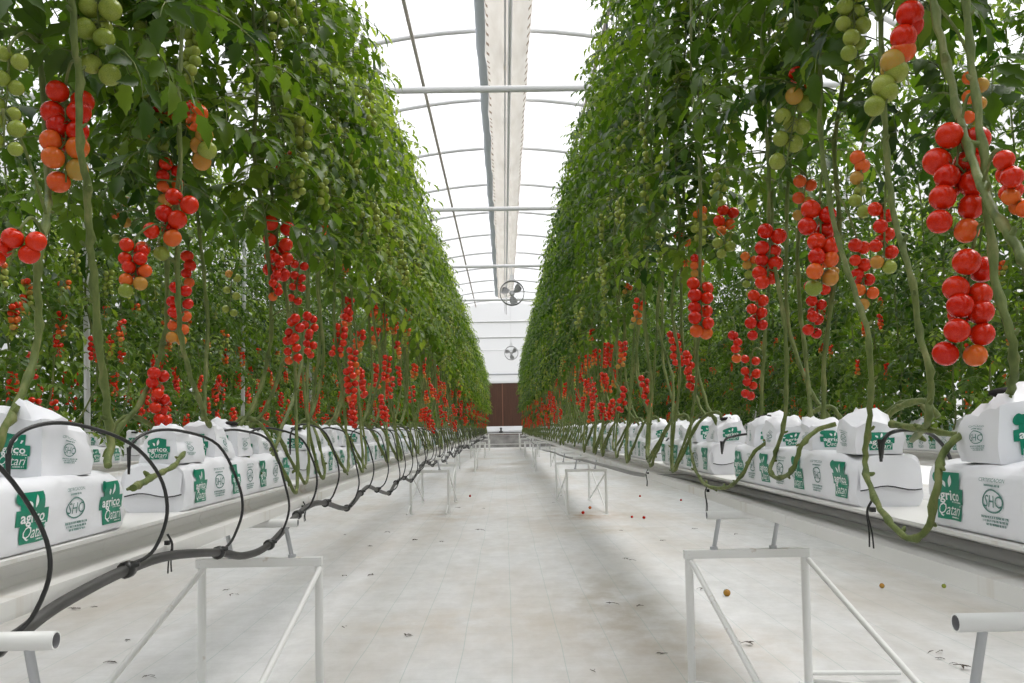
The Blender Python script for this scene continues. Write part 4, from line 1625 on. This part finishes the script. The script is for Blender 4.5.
# ------------------------------------------------------------------ irrigation
rnd = random.Random(5)
hz = [(-0.93, 1.0, 0.64), (-0.93, 1.45, 0.675), (-0.93, 1.66, 0.67), (-0.93, 1.85, 0.70), (-0.93, 2.16, 0.72), (-0.93, 2.45, 0.715), (-0.93, 2.87, 0.665), (-0.93, 3.15, 0.615), (-0.93, 3.48, 0.61), (-0.93, 3.95, 0.68),
      (-0.93, 4.25, 0.70), (-0.93, 4.57, 0.68), (-0.93, 5.18, 0.60), (-0.93, 5.68, 0.65), (-0.93, 6.0, 0.67), (-0.93, 6.4, 0.62), (-0.93, 7.05, 0.55), (-0.93, 7.5, 0.605), (-0.93, 8.1, 0.61), (-0.93, 8.7, 0.55), (-0.93, 9.4, 0.60)]
y = 9.4
while y < 45.0:
    for dy, z in ((0.6, 0.66), (0.55, 0.63), (0.6, 0.57), (0.55, 0.60)):
        y += dy
        hz.append((-0.93 + rnd.uniform(-.01, .01), y, z + rnd.uniform(-.03, .03)))
hp = catmull(hz, 5)
mb_ = MB()
mb_.tube(hp, 0.0135, 10)
hose = tag(ob('irrigation_hose', mb_.mesh('irrigation_hose', [M['hosegrey']])), 'dark irrigation hose swagged along the aisle side of the left gutter', 'hose')


def hose_at(y):
    for a, c in zip(hp[:-1], hp[1:]):
        if a.y <= y <= c.y:
            return a.lerp(c, (y - a.y) / max(1e-6, c.y - a.y))
    return hp[-1]


def connector_mesh():
    b = MB()
    b.tube([(0, -0.016, 0), (0, -0.012, 0), (0, 0.012, 0), (0, 0.016, 0)], [0.014, 0.021, 0.021, 0.014], 12)
    b.tube([(0, 0, 0), (0.016, 0, 0.012), (0.03, 0.004, 0.012)], [0.012, 0.010, 0.006], 8)
    return b.mesh('connector', [M['hose']])


CONN = connector_mesh()


def drip(px, end_off, hgt, out, seed):
    """tube from a connector out over the aisle edge and up onto the bag, ending in a stake"""
    r_ = random.Random(seed)
    b = MB()
    ey, ex, ez = end_off
    pts = [(0.02, 0.0, 0.012), (0.052 + out, 0.035, 0.045), (0.075 + out, 0.055, 0.13), (0.070 + out, 0.02, 0.225), (0.035 + out, -0.07, 0.30 + hgt),
           (ex * 0.35, ey * 0.52, 0.345 + hgt), (ex * 0.75, ey * 0.80, 0.345 + hgt), (ex * 0.97, ey * 0.98, 0.31 + hgt), (ex, ey, ez)]
    b.tube(catmull(pts, 5), 0.0046, 7)
    b.tube([(ex, ey, ez - 0.02), (ex, ey, ez + 0.055)], [0.0035, 0.0065], 8)
    return b.mesh('drip_tube', [M['hose']])


conn_y = [1.62, 2.18, 2.87, 3.48, 3.95, 4.57, 5.18, 5.68, 6.4, 7.05, 7.5, 8.1, 8.7, 9.4]
y = 9.4
while y < 42 and len(conn_y) < 72:
    y += rnd.choice((0.42, 0.55, 0.6, 0.35))
    conn_y.append(y)
for i, y in enumerate(conn_y):
    p = hose_at(y)
    ob('connector', CONN, hose, p)
    ey = rnd.uniform(-0.42, -0.22)
    if i == 1:
        ey = -0.33
    ob('drip_tube', drip(p, (ey, -0.10 - rnd.uniform(0, .03), (SLAB_TOP - p.z) + 0.0), SLAB_TOP - p.z - 0.24 + rnd.uniform(-.015, .02), rnd.uniform(-.015, .012), i), hose, p)

# right side: grey pipe tucked into the recess of the gutter and a few drip tubes over the gap
mb_ = MB()
zz = []
y = -5.5
while y < 45.5:
    kn = [(-9, 0.762, 1.020), (5.0, 0.762, 1.020), (6.2, 0.715, 0.945), (9.5, 0.656, 0.925), (13.9, 0.60, 0.93), (20, 0.52, 0.93), (25, 0.49, 0.93), (34, 0.60, 0.93), (46, 0.80, 0.93)]
    for (ya, za, xa), (yb, zb, xb) in zip(kn[:-1], kn[1:]):
        if ya <= y <= yb:
            q = (y - ya) / (yb - ya)
            zz.append((xa + (xb - xa) * q, y, za + (zb - za) * q + 0.010 * sin(y * 0.8)))
    y += 0.7
mb_.tube(catmull(zz, 3), 0.015, 9)
h2 = tag(ob('water_pipe', mb_.mesh('water_pipe', [M['pipegrey']])), 'grey water pipe along the recess of the right gutter', 'hose')
for (pts) in ([(881, 458, 1.0), (884, 440, 1.0), (893, 432, 1.03), (910, 430, 1.1), (930, 434, 1.2), (945, 448, 1.25), (953, 466, 1.26)],
              [(722, 452, 1.0), (725, 440, 1.0), (735, 436, 1.05), (752, 434, 1.12), (768, 438, 1.2), (776, 448, 1.22)],
              [(664, 452, 1.0), (667, 440, 1.0), (675, 436, 1.08), (688, 437, 1.16), (694, 446, 1.2)]):
    b = MB()
    w = [at(p[0], p[1], X=p[2]) for p in pts]
    b.tube(catmull(w, 5), 0.0055, 7)
    b.tube([w[0] - Vector((0, 0, 0.01)), w[0] + Vector((0, 0, 0.05))], [0.004, 0.009], 8)
    tag(ob('drip_tube', b.mesh('drip_tube', [M['hose']])), 'short black drip tube on the right gutter %s' %
        {881: 'nearest the camera beside the big stem loop', 722: 'beside the third grow bag', 664: 'beside the fourth grow bag'}[pts[0][0]], 'drip tube')

# cable ties hanging on the gutters
for (x, yp, s, ln, lab) in ((167, 545, -1, 0.075, 'black cable tie hanging on the left gutter beside the second hose connector'), (303, 508, -1, 0.06, 'black cable tie hanging off the left hose beside the white pipe end'),
                            (873, 512, 1, 0.09, 'black cable tie on the right gutter below the gap between grow bags'), (708, 492, 1, 0.09, 'thin black cable tie hanging off the right gutter above the pipe end'),
                            (648, 474, 1, 0.08, 'thin black cable tie hanging farthest along the right gutter')):
    P = at(x, yp, X=s * 0.944)
    e = MB()
    for k in range(2):
        a = Vector((-s * 0.0, 0.006 * k, 0.0))
        e.tube(catmull([P + a + Vector((0, 0, 0.03)), P + a + Vector((-s * 0.012, 0.004, 0.0)), P + a + Vector((-s * 0.006, 0.012 * k - .004, -ln * 0.6)), P + a + Vector((-s * 0.010, -0.02 + 0.02 * k, -ln))], 4), 0.0022, 5)
    e.box(P.x - 0.006, P.x + 0.006, P.y - 0.005, P.y + 0.010, P.z + 0.0, P.z + 0.012)
    tag(ob('cable_tie', e.mesh('cable_tie', [M['hose']])), lab, 'cable tie')

# ------------------------------------------------------------------ litter on the floor
def dry_leaf(seed):
    r_ = random.Random(seed)
    b = MB()
    for k in range(r_.randint(2, 4)):
        a = r_.uniform(0, 6.28)
        d = Vector((cos(a), sin(a), 0.12))
        leaflet(b, Vector((r_.uniform(-.02, .02), r_.uniform(-.02, .02), 0.004)), d, Vector((0, 0, 1)), r_.uniform(0.03, 0.055), r_.uniform(0.010, 0.02), r_, 0.3)
    b.tube(catmull([(-0.03, 0, 0.003), (0, 0.008, 0.008), (0.03, 0, 0.003)], 3), 0.0018, 4)
    zmin = min(v[2] for v in b.v)
    b.v = [(v[0], v[1], v[2] - zmin + 0.001) for v in b.v]
    b.a = [0] * len(b.a)
    return b.mesh('dry_leaf', [M['dryleaf']])


DL = [dry_leaf(i) for i in range(6)]
leafpx = [(406, 637, 'on the floor in the middle, left of the centre seam'), (343, 577, None), (228, 590, None), (232, 596, None), (370, 547, None), (415, 541, None), (441, 542, None), (484, 509, None), (457, 508, None), (388, 533, None),
          (345, 535, None), (480, 531, None), (76, 610, None), (94, 608, None), (108, 663, None), (150, 678, None), (128, 641, None), (632, 561, None), (625, 559, None), (640, 607, None), (664, 654, None), (592, 672, None),
          (690, 576, None), (744, 645, None), (620, 531, None), (736, 535, None), (696, 529, None), (938, 654, None), (940, 660, None), (960, 668, None), (560, 496, None), (553, 503, None), (372, 575, None), (343, 628, None), (300, 560, None), (612, 605, None), (664, 541, None), (700, 590, None)]
for i, (x, yp, lab) in enumerate(leafpx):
    k = 1.05 / max(1e-6, (EYE - at(x, yp, D=1.0)).z)
    P = EYE + (at(x, yp, D=1.0) - EYE) * k
    near_ = 'left of the aisle' if x < 460 else ('right of the aisle' if x > 560 else 'in the middle of the aisle')
    o = ob('dry_leaf', DL[i % 6], None, (P.x, P.y, 0.0), (0, 0, rnd.uniform(0, 6.28)), rnd.uniform(0.55, 0.95))
    tag(o, 'small dry brown leaf scrap lying on the white floor %s' % near_, 'dry leaf', 'dry leaf scraps on the floor %s' % near_)
fell = [(727, 596, 'Y', 0.022, 'fallen brown-yellow tomato on the floor behind the right trestle brace'), (882, 588, 'Y', 0.016, 'small fallen yellow tomato on the floor below the right gutter'),
        (944, 588, 'G', 0.014, 'fallen green tomato on the floor near the right pipe end'), (583, 514, 'R', 0.02, 'fallen red tomato between the legs of the right trestle pair'), (590, 509, 'O', 0.02, 'fallen orange tomato lying beyond the right trestle pair legs'),
        (644, 519, 'R', 0.018, 'fallen dark red tomato on the floor right of the far right trestle'), (632, 518, 'R', 0.015, 'small fallen red tomato left of the similar one under the right gutter'),
        (640, 497, 'R', 0.016, 'fallen red tomato high on the floor below the right gutter'), (470, 497, 'R', 0.018, 'single fallen tomato on the floor right of the left trestle pair'), (681, 501, 'R', 0.015, 'tiny fallen dark tomato near the right pipe end')]
for (x, yp, c, r, lab) in fell:
    k = 1.05 / (EYE - at(x, yp, D=1.0)).z
    P = EYE + (at(x, yp, D=1.0) - EYE) * k
    b = tomato_mb(r, FKEYS.index(c), random.Random(x), 14, 9, True)
    tag(ob('tomato', b.mesh('fallen_tomato', FM), None, (P.x, P.y, r * 0.9), (0.5, 0.3, x)), lab, 'tomato')

# ------------------------------------------------------------------ light
w = bpy.data.worlds.new('sky')
sc.world = w
w.use_nodes = True
bg = w.node_tree.nodes['Background']
wt = w.node_tree
tc = wt.nodes.new('ShaderNodeTexCoord')
sx = wt.nodes.new('ShaderNodeSeparateXYZ')
wt.links.new(tc.outputs['Generated'], sx.inputs[0])
rp = wt.nodes.new('ShaderNodeValToRGB')          # overcast sky: brightest overhead, dim ground below the horizon
mr = wt.nodes.new('ShaderNodeMapRange')
mr.inputs['From Min'].default_value = -1
mr.inputs['From Max'].default_value = 1
wt.links.new(sx.outputs['Z'], mr.inputs['Value'])
wt.links.new(mr.outputs['Result'], rp.inputs['Fac'])
el = rp.color_ramp.elements
el[0].position, el[0].color = 0.47, (0.05, 0.05, 0.045, 1)
el[1].position, el[1].color = 1.0, (0.97, 0.98, 1.0, 1)
e_ = el.new(0.5)
e_.color = (0.13, 0.135, 0.14, 1)
e2_ = el.new(0.72)
e2_.color = (0.60, 0.61, 0.63, 1)
wt.links.new(rp.outputs['Color'], bg.inputs['Color'])
bg.inputs['Strength'].default_value = 2.6
sun = bpy.data.lights.new('sun', 'SUN')
sun.energy = 4.6
sun.angle = radians(40)
sun.color = (1.0, 0.975, 0.93)
so = bpy.data.objects.new('sun', sun)
COL.objects.link(so)
so.rotation_euler = Vector((0.50, 0.25, 1.0)).to_track_quat('Z', 'Y').to_euler()
sc.view_settings.view_transform = 'Standard'
sc.view_settings.look = 'None'
sc.view_settings.gamma = 1.0
sc.view_settings.use_curve_mapping = False
sc.view_settings.exposure = -0.05
sc.cycles.transparent_max_bounces = 12
sc.cycles.max_bounces = 10
sc.cycles.diffuse_bounces = 5
